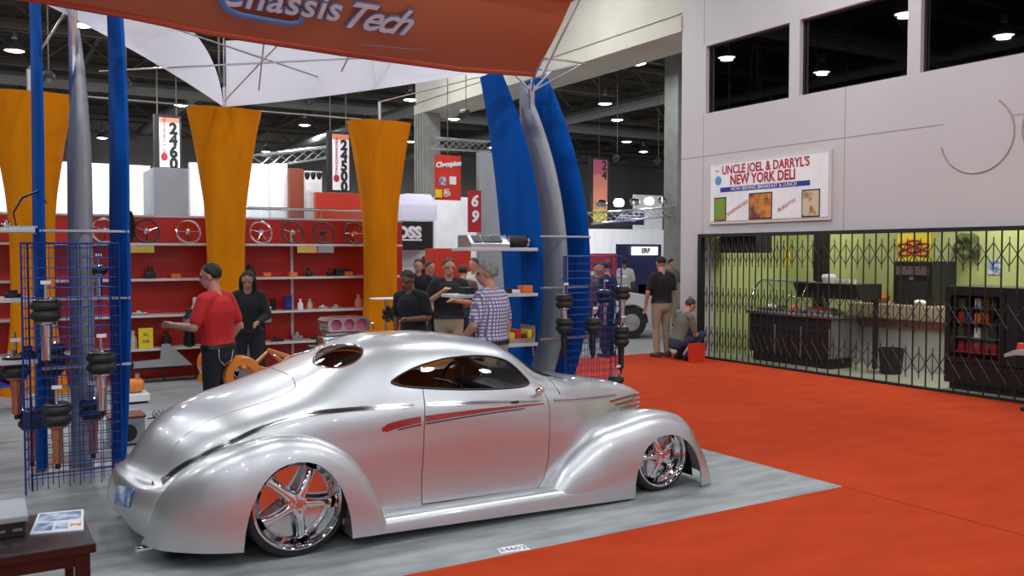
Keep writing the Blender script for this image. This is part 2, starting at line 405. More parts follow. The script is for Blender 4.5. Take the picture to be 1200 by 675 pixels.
for i, (x, y) in enumerate(LPk):
    if i == 0: o = lamp0; o.location = (x, y, 8.0)
    else: o = dup(lamp0, (x, y, 8.0))
    o['label'] = names.get(i, 'round white high-bay lamp of the hall outside the picture or hidden behind other things'); o['category'] = 'ceiling lamp'; o['group'] = 'high-bay lamps of the hall'
# ================================================================ THE SILVER COUPE
def cr(p0,p1,p2,p3,t):
    return tuple(0.5*((2*b)+(-a+c)*t+(2*a-5*b+4*c-d)*t*t+(-a+3*b-3*c+d)*t*t*t) for a,b,c,d in zip(p0,p1,p2,p3))
def spline(pts,n,first=None,last=None):
    ext=lambda a,b:tuple(2*x-y for x,y in zip(a,b))
    P=[first or ext(pts[0],pts[1])]+list(pts)+[last or ext(pts[-1],pts[-2])]
    out=[]
    for i in range(1,len(P)-2):
        for k in range(n): out.append(cr(P[i-1],P[i],P[i+1],P[i+2],k/n))
    out.append(tuple(P[-2])); return out
def surf(net,nu,nv,mirror_first=False):
    rows=[]
    for r in net:
        f=(r[1][0],-r[1][1],r[1][2]) if mirror_first else None
        rows.append(spline(r,nv,first=f))
    cols=[spline([row[j] for row in rows],nu) for j in range(len(rows[0]))]
    return [[cols[j][i] for j in range(len(cols))] for i in range(len(cols[0]))]
BODY = [
 [(0.77,0,0.20),(0.78,0.15,0.19),(0.81,0.3,0.17),(0.88,0.42,0.14),(0.97,0.5,0.12),(1.07,0.56,0.12),(1.17,0.6,0.12)],
 [(0.7,0,0.32),(0.72,0.17,0.32),(0.77,0.33,0.31),(0.863,0.46,0.3),(1.003,0.55,0.27),(1.123,0.6,0.22),(1.253,0.62,0.13)],
 [(0.74,0,0.48),(0.76,0.18,0.47),(0.82,0.35,0.45),(0.929,0.49,0.42),(1.089,0.58,0.37),(1.259,0.63,0.27),(1.409,0.64,0.13)],
 [(0.83,0,0.55),(0.85,0.19,0.54),(0.93,0.37,0.5),(1.049,0.52,0.506),(1.209,0.61,0.45),(1.389,0.65,0.3),(1.509,0.66,0.13)],
 [(1.0,0,0.78),(1.02,0.2,0.765),(1.08,0.39,0.71),(1.2,0.55,0.645),(1.35,0.64,0.53),(1.5,0.68,0.33),(1.6,0.68,0.13)],
 [(1.25,0,0.905),(1.25,0.22,0.89),(1.28,0.42,0.835),(1.36,0.59,0.745),(1.47,0.67,0.58),(1.6,0.69,0.35),(1.7,0.69,0.13)],
 [(1.55,0,0.995),(1.55,0.23,0.98),(1.56,0.44,0.92),(1.6,0.62,0.805),(1.66,0.69,0.6),(1.72,0.7,0.36),(1.78,0.7,0.13)],
 [(1.85,0,1.09),(1.85,0.24,1.075),(1.85,0.45,1.005),(1.87,0.65,0.847),(1.9,0.7,0.62),(1.92,0.71,0.37),(1.95,0.71,0.13)],
 [(2.15,0,1.21),(2.15,0.23,1.195),(2.15,0.44,1.11),(2.15,0.665,0.861),(2.15,0.71,0.63),(2.15,0.715,0.38),(2.15,0.715,0.13)],
 [(2.45,0,1.28),(2.45,0.23,1.265),(2.45,0.45,1.175),(2.45,0.68,0.873),(2.45,0.72,0.64),(2.45,0.72,0.38),(2.45,0.715,0.13)],
 [(2.8,0,1.285),(2.8,0.24,1.27),(2.8,0.47,1.175),(2.8,0.69,0.863),(2.8,0.73,0.64),(2.8,0.725,0.38),(2.8,0.715,0.13)],
 [(3.1,0,1.258),(3.1,0.24,1.243),(3.1,0.47,1.153),(3.1,0.68,0.856),(3.1,0.725,0.63),(3.1,0.72,0.38),(3.1,0.715,0.13)],
 [(3.4,0,1.19),(3.4,0.24,1.175),(3.4,0.465,1.09),(3.4,0.66,0.845),(3.4,0.71,0.62),(3.4,0.71,0.38),(3.4,0.71,0.13)],
 [(3.65,0,1.04),(3.65,0.24,1.025),(3.65,0.45,0.955),(3.65,0.64,0.821),(3.65,0.69,0.61),(3.65,0.7,0.38),(3.65,0.7,0.13)],
 [(3.9,0,0.905),(3.9,0.24,0.905),(3.9,0.42,0.88),(3.9,0.58,0.8),(3.9,0.65,0.6),(3.9,0.67,0.37),(3.9,0.67,0.13)],
 [(4.15,0,0.875),(4.15,0.2,0.865),(4.15,0.35,0.83),(4.15,0.48,0.76),(4.15,0.56,0.58),(4.15,0.58,0.36),(4.15,0.58,0.13)],
 [(4.45,0,0.83),(4.45,0.17,0.82),(4.45,0.29,0.79),(4.45,0.38,0.73),(4.45,0.44,0.56),(4.45,0.46,0.35),(4.45,0.46,0.13)],
 [(4.75,0,0.775),(4.75,0.13,0.77),(4.75,0.22,0.745),(4.75,0.28,0.7),(4.75,0.32,0.54),(4.75,0.34,0.34),(4.75,0.34,0.13)],
 [(4.9,0,.722),(4.9,.12,.717),(4.9,.19,.705),(4.9,.225,.67),(4.89,.24,.5),(4.87,.25,.34),(4.85,.25,.13)],
 [(4.96,0,.69),(4.96,.07,.685),(4.96,.12,.672),(4.96,.14,.63),(4.95,.16,.47),(4.93,.18,.3),(4.9,.18,.13)],
 [(5.0,0,.58),(5.0,.02,.58),(5.0,.035,.57),(4.995,.045,.53),(4.98,.055,.40),(4.96,.06,.28),(4.93,.06,.13)],
]
YC = 6.12
BODY = [[(p[0] if p[0] < 4.15 else 4.15+(p[0]-4.15)*.88, p[1], p[2]) for p in r] for r in BODY]
def zb(x): return max(.018, .145-.03*x)
def sup(t, p): return max(0.0, math.sin(t))**(2/p), max(0.0, math.cos(t))**(2/p)
FS = [((3.52,.76,.165),(.66,.165),(3.55,.872)),((3.64,.72,.30),(.62,.28),(3.68,.873)),((3.80,.68,.41),(.50,.43),(3.87,.874)),((4.02,.64,.525),(.38,.50),(4.05,.875)),
 ((4.25,.60,.575),(.30,.51),(4.26,.875)),((4.48,.59,.615),(.25,.49),(4.48,.875)),((4.70,.59,.61),(.23,.42),(4.70,.872)),((4.87,.58,.56),(.20,.36),(4.86,.865)),
 ((5.01,.58,.43),(.17,.32),(4.97,.855)),((5.09,.58,.26),(.15,.20),(5.04,.845)),((5.125,.58,.08),(.14,.08),(5.065,.84))]
RS_ = [((.84,.42,.12),(.83,.41)),((.865,.46,.24),(.86,.50)),((.93,.50,.42),(.92,.61)),((1.05,.545,.555),(1.02,.70)),((1.20,.59,.65),(1.16,.79)),((1.38,.63,.715),(1.34,.85)),
 ((1.56,.66,.75),(1.56,.875)),((1.74,.67,.735),(1.76,.88)),((1.90,.675,.675),(1.93,.88)),((2.04,.68,.57),(2.07,.877)),((2.15,.69,.40),(2.17,.875)),((2.23,.70,.20),(2.23,.873))]
FF, RF = [], []
for (c, i_, l) in FS:
    r = []
    for k in range(4):
        t = PI/2*(1-k/4); r.append((c[0], c[1]-(c[1]-i_[0])*math.sin(t), i_[1]+(c[2]-i_[1])*math.cos(t)))
    for k in range(9):
        pw = 2.3 + .8*min(1, max(0, (c[0]-3.7)/.6)) if c[0] < 4.9 else 2.5; z_ = zb(l[0])
        t = PI/2*k/8; a_, b_ = sup(t, pw); r.append((c[0]+(l[0]-c[0])*a_, c[1]+(l[1]-c[1])*a_, z_+(c[2]-z_)*b_))
    FF.append(r)
for (c, l) in RS_:
    r = [(c[0], c[1]-.03, c[2]-.02)]
    for k in range(9):
        pw = 2.0 + 1.1*min(1, max(0, (c[0]-.9)/.5)); z_ = zb(l[0])
        t = PI/2*k/8; a_, b_ = sup(t, pw); r.append((c[0]+(l[0]-c[0])*a_, c[1]+(l[1]-c[1])*a_, z_+(c[2]-z_)*b_))
    RF.append(r)
car = empty('custom_coupe', (2.9, YC, 0), 'silver metallic chopped custom coupe with red side stripe and chrome five-spoke wheels on grey carpet', 'car')
def side_grid(net, nu, nv, sg, mirror_first=False):
    return [[(p[0], YC - sg*p[1], p[2]) for p in r] for r in surf(net, nu, nv, mirror_first)]
def full_body(nu=8, nv=7):
    a = side_grid(BODY, nu, nv, 1, True); b = side_grid(BODY, nu, nv, -1, True)
    return [list(reversed(rb))[:-1] + ra for ra, rb in zip(a, b)]
def shell(grid_, th, off=-1, inset=0):
    """closed shell from a grid surface"""
    mb = MB().grid(grid_); o = raw(mb)
    # orient outwards
    me = o.data; c = sum((v.co for v in me.vertices), Vector()) / len(me.vertices)
    s_ = sum((p.normal.dot(p.center - c)) * p.area for p in me.polygons)
    if s_ < 0:
        bm = bmesh.new(); bm.from_mesh(me); bmesh.ops.reverse_faces(bm, faces=bm.faces); bm.to_mesh(me); bm.free()
    m = o.modifiers.new('s', 'SOLIDIFY'); m.thickness = th; m.offset = off; m.use_even_offset = False
    if inset:
        for v in me.vertices: pass
    evaluated(o); return o
bodyg = full_body()
bodysrf = MB().grid(bodyg)
bvh_body = BVHTree.FromPolygons([Vector(v) for v in bodysrf.v], bodysrf.f)
def on_side(x, z, off=0.0):
    h = bvh_body.ray_cast(Vector((x, YC-3, z)), Vector((0, 1, 0)))
    if h[0] is None: return Vector((x, YC, z)), Vector((0,-1,0))
    n = h[1] if h[1].y < 0 else -h[1]
    return h[0] + n*off, n
def on_top(x, y, off=0.0):
    h = bvh_body.ray_cast(Vector((x, y, 3)), Vector((0, 0, -1)))
    n = h[1] if h[1].z > 0 else -h[1]
    return h[0] + n*off, n
def smooth_closed(pts, n=6):
    P = list(pts); L = len(P); out = []
    for i in range(L):
        for k in range(n): out.append(cr(P[i-1], P[i], P[(i+1) % L], P[(i+2) % L], k/n))
    return out
WIN = smooth_closed([(2.389,.999),(2.42,1.024),(2.484,1.052),(2.582,1.084),(2.68,1.106),(2.821,1.128),(2.962,1.134),(3.108,1.13),(3.24,1.112),(3.336,1.082),(3.398,1.034),(3.448,.972),(3.476,.918),(3.385,.90),(3.159,.905),(2.882,.924),(2.627,.951),(2.477,.972)], 3)
def door_outline(e):
    return [(2.60+e,1.0),(2.60+e,.95),(2.575+e,.75),(2.56+e,.5),(2.55+e,.30),(2.555+e,.185+e),(3.0,.177+e),(3.48-e,.17+e),(3.535-e,.22),(3.57-e,.35),(3.59-e,.54),(3.60-e,.70),(3.60-e,.78),(3.58-e,.86),(3.575-e,.895),(3.40,.898+e),(3.36,1.0)]
def prism_xz(poly, y0, y1): return MB().prism(poly, lambda x, z: (x, y0, z), lambda x, z: (x, y1, z))
def prism_xy(poly, z0, z1): return MB().prism(poly, lambda x, y: (x, y, z0), lambda x, y: (x, y, z1))
RW = smooth_closed([(1.975,.22),(2.03,.10),(2.096,.045),(2.165,.06),(2.219,.151),(2.277,.249),(2.285,.339),(2.248,.399),(2.184,.423),(2.1,.42),(2.02,.378),(1.977,.294)], 3)
WS = smooth_closed([(3.43,0),(3.43,.16),(3.45,.30),(3.50,.40),(3.60,.455),(3.74,.43),(3.83,.36),(3.875,.20),(3.885,0),(3.875,-.20),(3.83,-.36),(3.74,-.43),(3.60,-.455),(3.50,-.40),(3.45,-.30),(3.43,-.16)], 3)
cuts = {}
cuts['win'] = raw(prism_xz(WIN, YC-1.2, YC+1.2))
cuts['rwa'] = raw(prism_xy([(x, YC-s) for x, s in RW], .6, 1.6)); cuts['rwb'] = raw(prism_xy([(x, YC+s) for x, s in RW], .6, 1.6))
cuts['ws'] = raw(prism_xy([(x, YC+s) for x, s in WS], .84, 1.6))
def arch(cx, hw, top, n=20, p=2.4, z0=-.3):
    P = [(cx-hw, z0)]
    for k in range(n+1):
        a = PI - PI*k/n; c, s_ = math.cos(a), math.sin(a)
        P.append((cx + hw*math.copysign(abs(c)**(2/p), c), .02 + (top-.02)*abs(s_)**(2/p)))
    P.append((cx+hw, z0)); return P
RARCH = arch(1.665, .335, .60, p=2.25); FARCH = arch(4.60, .345, .455, p=2.2)
cuts['ra'] = raw(prism_xz(RARCH, YC-1.2, YC+1.2)); cuts['fa'] = raw(prism_xz(FARCH, YC-1.2, YC+1.2))
# --- body shell
body = shell(bodyg, .016)
for k in ('win', 'rwa', 'rwb', 'ws', 'ra', 'fa'): boolean(body, cuts[k], 'DIFFERENCE')
lip = .006
gap_cut = raw(prism_xz(door_outline(-lip), YC-1.2, YC-.3)); gap_cut2 = raw(prism_xz(door_outline(-lip), YC+.3, YC+1.2))
door_cut = raw(prism_xz(door_outline(.0), YC-1.2, YC-.3)); door_cut2 = raw(prism_xz(door_outline(.0), YC+.3, YC+1.2))
def copy_of(o):
    c = o.copy(); c.data = o.data.copy(); sc.collection.objects.link(c); return c
def lower(o, poly_z=.6): pass
d1 = copy_of(body); boolean(d1, door_cut, 'INTERSECT'); d2 = copy_of(body); boolean(d2, door_cut2, 'INTERSECT')
boolean(body, gap_cut, 'DIFFERENCE'); boolean(body, gap_cut2, 'DIFFERENCE')
# the roof keeps its own skin above the glass line: put back what the door prism took from it
roof_keep = raw(prism_xz(door_outline(-lip), YC-1.2, YC+1.2))
hood_line = raw(prism_xy([(3.715,YC-.9),(3.725,YC-.9),(3.755,YC-.35),(3.77,YC),(3.755,YC+.35),(3.725,YC+.9),(3.715,YC+.9),(3.745,YC+.35),(3.76,YC),(3.745,YC-.35)], .815, 1.2))
boolean(body, hood_line, 'DIFFERENCE')
TL = [(1.0,-.36),(1.35,-.42),(1.6,-.45),(1.76,-.44),(1.80,-.36),(1.79,-.2),(1.78,0),(1.79,.2),(1.80,.36),(1.76,.44),(1.6,.45),(1.35,.42),(1.0,.36)]
tl_c = [tuple(p) for p in spline([(x, s) for x, s in TL], 5)]
ring = MB()
tlo = [(x, YC+s) for x, s in tl_c]; tli = [(x-.006*(1 if x > 1.5 else .2), YC+s*.988) for x, s in tl_c]
ring.prism(tlo + tli[::-1], lambda x, y: (x, y, .55), lambda x, y: (x, y, 1.5))
ringo = raw(ring); boolean(body, ringo, 'DIFFERENCE')
def place(o, name, mats, parent, angle=40):
    me = o.data; me.name = name; me.materials.clear(); me.materials.append(mats)
    me.polygons.foreach_set('use_smooth', [True]*len(me.polygons)); me.set_sharp_from_angle(angle=math.radians(angle))
    o.name = name; o.parent = parent; me.transform(Matrix.Translation(-Vector(parent.location))); o.location = (0,0,0); return o
place(body, 'body', M['paint'], car)
for d in (d1, d2): place(d, 'door', M['paint'], car)
car_doors = (d1, d2)
# --- fenders
for sg in (1, -1):
    f = shell(side_grid(FF, 8, 4, sg), .012); boolean(f, cuts['fa'], 'DIFFERENCE')
    place(f, 'front_fender', M['paint'], car, 60)
    f = shell(side_grid(RF, 8, 4, sg), .012); boolean(f, cuts['ra'], 'DIFFERENCE')
    place(f, 'rear_fender', M['paint'], car, 60)
    rb = [(.60,.155),(.70,.172),(.78,.178),(.82,.176),(.855,.155),(.872,.12),(.874,.08),(.868,.046),(.60,.046)]
    g = MB().prism(rb, lambda s_, z: (2.0, YC-sg*s_, max(z, .085)+.008 if z > .1 else .085), lambda s_, z: (4.262, YC-sg*s_, z-.008 if z > .1 else .02))
    obj('running_board', g, M['paint'], car, smooth=True, angle=50)
# --- glass
gshell = shell(bodyg, .004, off=-1)
for v in gshell.data.vertices: pass
cuts['winb'] = raw(prism_xz(WIN, YC, YC+1.2)); cuts['wina'] = raw(prism_xz(WIN, YC-1.2, YC))
for nm, ck in (('side_window', 'wina'), ('side_window', 'winb'), ('rear_window', 'rwa'), ('rear_window', 'rwb'), ('windshield', 'ws')):
    g = copy_of(gshell); boolean(g, cuts[ck], 'INTERSECT')
    place(g, nm, M['glass_t'] if nm != 'windshield' else M['glass'], car)
# --- trims
def rim_tube(pts, r, name, m_, closed=True, par=None):
    P = list(pts) + ([pts[0], pts[1]] if closed else [])
    return obj(name, MB().tube(P, r, 6, caps=not closed), m_, par or car, smooth=True)
rim_tube([on_side(x, z, .001)[0] for x, z in WIN], .007, 'window_trim', M['black'])
for s_ in (-1, 1): rim_tube([on_top(x, YC+s_*q, .001)[0] for x, q in RW], .007, 'rear_window_trim', M['chrome_s'])
# belt moulding: chrome strip, the dark reflection in it painted as an inlay
BELT = spline([(.84,.39),(.95,.484),(1.08,.59),(1.28,.695),(1.54,.80),(1.72,.84),(1.89,.857),(2.25,.858),(2.6,.85),(3.0,.828),(3.32,.803),(3.58,.787),(3.9,.76),(4.19,.735),(4.55,.71)], 8)
def ribbon(path, w0, w1, off, x0=None, x1=None, thick=.002):
    pts = [p for p in path if (x0 is None or p[0] >= x0) and (x1 is None or p[0] <= x1)]
    n = len(pts); mb = MB(); top = []; bot = []
    for i, (x, z) in enumerate(pts):
        ww = (w0 + (w1-w0)*i/(n-1))/2
        a, na = on_side(x, z+ww, off); b, nb = on_side(x, z-ww, off); top.append(a); bot.append(b)
    mb.grid([[a, b] for a, b in zip(top, bot)]); return mb
for (a, b) in ((.95, 2.545), (2.60, 3.56), (3.63, 4.5)):
    obj('belt_trim', ribbon(BELT, .026, .026, .004, a, b), M['chrome_s'], car, smooth=True)
    obj('belt_reflection', ribbon(BELT, .007, .007, .0065, max(a, .95)+.02, b-.02), M['chrome_reflection'], car, smooth=True)
# red stripe
RS = spline([(2.27,.715),(2.40,.742),(2.58,.758),(2.98,.772),(3.31,.772),(3.56,.768)], 8)
def taper_ribbon(path, wf, off, x0, x1):
    pts = [p for p in path if x0 <= p[0] <= x1]; g = []
    for x, z in pts:
        h = wf(x)/2; g.append([on_side(x, z+h, off)[0], on_side(x, z-h, off)[0]])
    return MB().grid(g)
for a, b in ((2.27, 2.547), (2.575, 3.56)):
    obj('red_stripe', taper_ribbon(RS, lambda x: .045*(1-(x-2.27)/1.35)+.006 if x > 2.3 else .03, .003, a, b), M['red_stripe'], car)
    obj('dark_pinstripe', taper_ribbon([(x, z-.038+.018*(x-2.3)) for x, z in RS], lambda x: .008, .003, a+.1 if a < 2.5 else a, min(b, 3.4)), M['black'], car)
# grille: side bars at the nose
for sg in (1, -1):
    for k in range(5):
        z = .68 - .036*k; g = []
        for i in range(14):
            x = 4.34 + .06*k + (4.83-.005*k-(4.34+.06*k))*i/13
            p, n_ = on_side(x, z, .004); g.append((p.x, YC + sg*(p.y-YC), p.z))
        obj('grille_bar', MB().tube(g, .0085, 6, sq=1.2), M['chrome_s'], car, smooth=True)
obj('front_apron', MB().rbox(4.70, 4.80, YC-.36, YC+.36, .10, .40, .04), M['paint'], car, smooth=True)
obj('lower_grille', MB().rbox(4.795, 4.81, YC-.26, YC+.26, .16, .32, .01), M['black'], car)
obj('nose_strip', MB().tube([(4.845,YC,.70),(4.89,YC,.60),(4.903,YC,.5),(4.885,YC,.34)], .01, 8), M['chrome'], car, smooth=True)
for sg in (1, -1):
    lp = Vector((5.01, YC-sg*.56, .36))
    obj('headlight', MB().lathe([(.001,.07),(.05,.06),(.075,.03),(.08,0),(.075,-.03),(.001,-.08)], lp, 'X', 20), M['glass'], car, smooth=True)
# wheels
def wheel(cx, cz, R, T, sg, wd, face):
    """outer face at s=.862; sg=1 near side"""
    yo = YC - sg*face
    def Yp(d): return yo + sg*d
    wp = empty('wheel', (0,0,0)); wp.parent = car; wp.location = Vector((cx, yo, cz)) - Vector(car.location)
    def part(name, mb, m_, **k):
        for i, v in enumerate(mb.v): mb.v[i] = (v[0], v[1]*sg, v[2])
        return obj(name, mb, m_, wp, world=False, **k)
    t = MB().lathe([(R-.012,.012),(R+.002,.0),(R+.012,.004),(R+(T-R)*.6,.004),(T-.012,.012),(T,.03),(T,wd-.03),(T-.012,wd-.012),(R,wd),(R-.012,wd-.01),(R-.012,.012)], axis='Y', n=64)
    part('tyre', t, M['rubber'], smooth=True, angle=60)
    rim = MB().lathe([(R+.002,.002),(R+.004,-.004),(R-.004,-.006),(R-.012,.0),(R-.016,.02),(R-.022,.045),(R-.05,.062),(R-.056,.09),(R-.056,wd-.02),(R-.02,wd),(R-.02,wd-.005),(R-.05,wd-.03),(R-.05,.1),(R-.012,.03),(R+.002,.002)], axis='Y', n=64)
    part('rim', rim, M['chrome'], smooth=True, angle=50)
    part('backing_plate', MB().lathe([(.001,.115),(R-.055,.115),(R-.055,.125),(.001,.125)], axis='Y', n=48), M['chrome_s'])
    rs = R-.052
    for k in range(5):
        a = PI/2 + 2*PI*k/5 + (-.45 if cx < 3 else .35); ca, sa = math.cos(a), math.sin(a); g = []
        for i in range(9):
            q = i/8; r = .045 + (rs-.045)*q; wv = (.034 - .012*math.sin(q*PI*.9) + .008*q) * R/.275
            dep = .012 + .035*q**2; th = .03
            ring_ = []
            for (u, v) in ((-1,.5),(-.8,.12),(-.35,-.05),(0,-.12),(.35,-.05),(.8,.12),(1,.5),(.9,1.3),(-.9,1.3)):
                ring_.append((r*ca - u*wv*sa, dep + v*th, r*sa + u*wv*ca))
            g.append(ring_ + [ring_[0]])
        part('spoke', MB().grid(g), M['chrome'], smooth=True, angle=50)
    part('hub', MB().lathe([(.001,-.012),(.022,-.012),(.03,-.004),(.032,.008),(.058,.012),(.064,.03),(.064,.10)], axis='Y', n=32), M['chrome'], smooth=True, angle=40)
    for k in range(5):
        a = PI/2 + 2*PI*(k+.5)/5 + (-.45 if cx < 3 else .35)
        part('lug_nut', MB().lathe([(.001,-.012),(.009,-.010),(.011,.0),(.011,.03)], (.047*math.cos(a), 0, .047*math.sin(a)), 'Y', 10), M['chrome'], smooth=True)
    return wp
for sg in (1, -1):
    wheel(1.68, .33, .278, .330, sg, .26, .80)
    wheel(4.60, .282, .238, .282, sg, .22, .78)
# inner wheel housings and floor pan
for sg in (1, -1):
    for (P, x) in ((RARCH, 0), (FARCH, 1)):
        Q = [(p[0], max(p[1], .06)) for p in P]
        Q = [((p[0]-(1.665 if x == 0 else 4.60))*1.03 + (1.665 if x == 0 else 4.60), p[1]+.01) for p in Q]
        g = [[(a, YC-sg*.74, b) for a, b in Q], [(a, YC-sg*(.36 if x == 0 else .34), b) for a, b in Q]]
        mb = MB().grid(g); mb.add([(a, YC-sg*(.36 if x == 0 else .34), b) for a, b in Q], [tuple(range(len(Q)))])
        obj('wheel_housing', mb, M['black_m'], car)
obj('floor_pan', MB().box(.95, 4.5, YC-.55, YC+.55, .10, .14), M['black_m'], car)
# interior
def scaled_shell():
    g = full_body(4, 4); o = []
    for r in g:
        o.append([((p[0]-2.9)*.985+2.9, YC+(p[1]-YC)*.955, .12+(p[2]-.12)*.968) for p in r])
    return [r for r in o if 1.75 < r[0][0] < 3.72]
lin = shell(scaled_shell(), .004)
for k in ('win', 'rwa', 'rwb', 'ws'):
    cc = copy_of(cuts[k]); boolean(lin, cc, 'DIFFERENCE'); kill(cc)
place(lin, 'cabin_lining', M['leather'], car)
obj('parcel_shelf', MB().rbox(1.93, 2.50, YC-.48, YC+.48, .95, .99, .02), M['leather'], car, smooth=True)
obj('seat', MB().rbox(2.45, 2.62, YC-.55, YC+.55, .35, .90, .05).rbox(2.5, 3.0, YC-.55, YC+.55, .28, .44, .05), M['leather'], car, smooth=True)
obj('dashboard', MB().rbox(3.42, 3.66, YC-.50, YC+.50, .68, .845, .04), M['black'], car, smooth=True)
dsh = obj('gauge', MB().lathe([(.001,-.01),(.04,-.01),(.045,0),(.045,.01)], (3.42, YC-.25, .77), 'X', 20), M['chrome_s'], car, smooth=True)
st = [(3.28+.055*math.sin(a), YC+.28+.16*math.cos(a), .84+.15*math.sin(a)) for a in [2*PI*k/28 for k in range(30)]]
obj('steering_wheel', MB().tube(st, .013, 8).tube([(3.22, YC+.12, .84), (3.26, YC+.28, .84), (3.22, YC+.44, .84)], .012, 6).tube([(3.26, YC+.28, .84), (3.5, YC+.28, .72)], .018, 8), M['black'], car, smooth=True)
obj('rear_view_mirror', MB().rbox(3.36, 3.39, YC-.1, YC+.1, 1.03, 1.09, .01), M['chrome_s'], car, smooth=True)
# small chrome pieces
p, n_ = on_side(3.545, .86, .02)
obj('side_mirror', MB().tube([on_side(3.55,.835,0)[0], p + Vector((-.01,-.02,0)), p + Vector((-.035,-.05,.0))], [.012,.009,.03], 10).sphere(p + Vector((-.04,-.05,.0)), .034, n=10, sc_=(1.2,.8,.8)), M['chrome'], car, smooth=True)
p, n_ = on_side(3.30, .803, .012)
obj('door_latch', MB().rbox(3.27, 3.33, p.y-.004, p.y+.008, p.z-.008, p.z+.008, .004), M['black'], car)
obj('exhaust_tip', MB().tube([(1.0, YC-.40, .085), (.80, YC-.42, .09)], .022, 14), M['chrome'], car, smooth=True)
obj('exhaust_tip', MB().tube([(1.0, YC+.40, .085), (.80, YC+.42, .09)], .022, 14), M['chrome'], car, smooth=True)
# licence plate and tail lights, on the tail
def on_tail(y, z, off=.01):
    h = bvh_body.ray_cast(Vector((-1, y, z)), Vector((1, 0, 0))); return h[0] + (h[1] if h[1].x < 0 else -h[1])*off
pp = MB().grid([[on_tail(YC-.35+.17*i/8, .44-.11*j/5, .010) for j in range(6)] for i in range(9)])
pp_ = obj('licence_plate', pp, M['photo_b'], car)
for sg in (1, -1):
    obj('tail_light', MB().sphere(on_tail(YC-sg*.40, .47, -.006), .013, n=10, sc_=(.6,1,2.0)), M['red_stripe'], car, smooth=True)
kill(*cuts.values(), gap_cut, gap_cut2, door_cut, door_cut2, roof_keep, hood_line, ringo, gshell)
# ================================================================ BOOTH STRUCTURE
def thing1(name, mb, m_, label, cat, group=None, **k):
    return tag(obj(name, mb, m_, **k), label, cat, group)
wf = M['white_f']; nt = wf.node_tree; bs = nt.nodes['Principled BSDF']; outn = [n for n in nt.nodes if n.type == 'OUTPUT_MATERIAL'][0]
tr_ = nt.nodes.new('ShaderNodeBsdfTranslucent'); tr_.inputs[0].default_value = (.9,.9,1,1)
mx_ = nt.nodes.new('ShaderNodeMixShader'); mx_.inputs[0].default_value = .55
nt.links.new(bs.outputs[0], mx_.inputs[1]); nt.links.new(tr_.outputs[0], mx_.inputs[2]); nt.links.new(mx_.outputs[0], outn.inputs[0])

# --- red display wall with four long shelves
WY = 14.2
rwall = empty('display_wall', (2.0, WY, 0), 'long red display wall with white shelves behind the silver car', 'display wall')
obj('wall_panel', MB().box(-2.9, 6.35, WY, WY+.12, 0, 2.41), M['red_wall'], rwall)
obj('top_rail', MB().box(-2.9, 6.35, WY-.02, WY+.14, 2.41, 2.44), M['shelf'], rwall)
SH = [2.02, 1.50, .97, .48]
for z in SH:
    obj('shelf', MB().rbox(-2.6, 6.2, WY-.36, WY-.001, z-.035, z, .006), M['shelf'], rwall)
for x in (-2.6, -.7, 1.95, 4.4, 6.1):
    obj('shelf_upright', MB().box(x-.02, x+.02, WY-.03, WY, .2, 2.2), M['shelf'], rwall)
# glass rail on top of the wall
gr = empty('glass_showcase', (5.0, WY+.5, 0), 'long glass showcase with chrome rails behind the red display wall', 'showcase')
obj('case_base', MB().box(3.8, 6.3, WY+.3, WY+.8, 0, 2.42), M['white'], gr)
obj('glass_box', MB().box(3.8, 6.3, WY+.3, WY+.31, 2.42, 2.60).box(3.8, 6.3, WY+.79, WY+.8, 2.42, 2.60), M['glass'], gr)
obj('case_rail', MB().tube([(3.8,WY+.3,2.61),(6.3,WY+.3,2.61)], .012, 6).tube([(3.8,WY+.8,2.61),(6.3,WY+.8,2.61)], .012, 6).tube([(3.8,WY+.3,2.61),(3.8,WY+.8,2.61)], .012, 6).tube([(5.0,WY+.3,2.61),(5.0,WY+.3,2.44)], .012, 6), M['chrome_s'], gr)

# --- orange hourglass fabric columns
for (cx, lab) in ((.67, 'left orange hourglass fabric column, the one beside the blue and grey tower'), (3.19, 'middle orange hourglass fabric column behind the man in the red polo'), (5.63, 'right orange hourglass fabric column beside the black hanging sign')):
    prof = [(0,.42,.28),(.3,.36,.25),(.8,.29,.22),(1.4,.265,.20),(2.1,.27,.20),(2.6,.30,.21),(3.1,.37,.24),(3.6,.45,.28),(3.97,.525,.32)]
    P = spline([(z, a, b) for z, a, b in prof], 5)
    n = 28; g = []
    for z, a, b in P:
        r = []
        for k in range(n+1):
            q = 2*PI*k/n; c, s_ = math.cos(q), math.sin(q)
            pp_ = 2/2.6; f = 1 + .035*math.cos(9*q)*(z/4)**2
            r.append((cx + a*f*math.copysign(abs(c)**pp_, c), 13.45 + b*f*math.copysign(abs(s_)**pp_, s_), z + (.03*math.cos(q) if z > 4 else 0)))
        g.append(r)
    o = empty('fabric_column', (cx, 13.45, 0), lab, 'fabric column', 'orange fabric columns')
    obj('fabric', MB().grid(g), M['orange_f'], o, smooth=True, angle=70)
    obj('centre_pole', MB().tube([(cx,13.45,.02),(cx,13.45,4.3)], .03, 8), M['alu'], o)
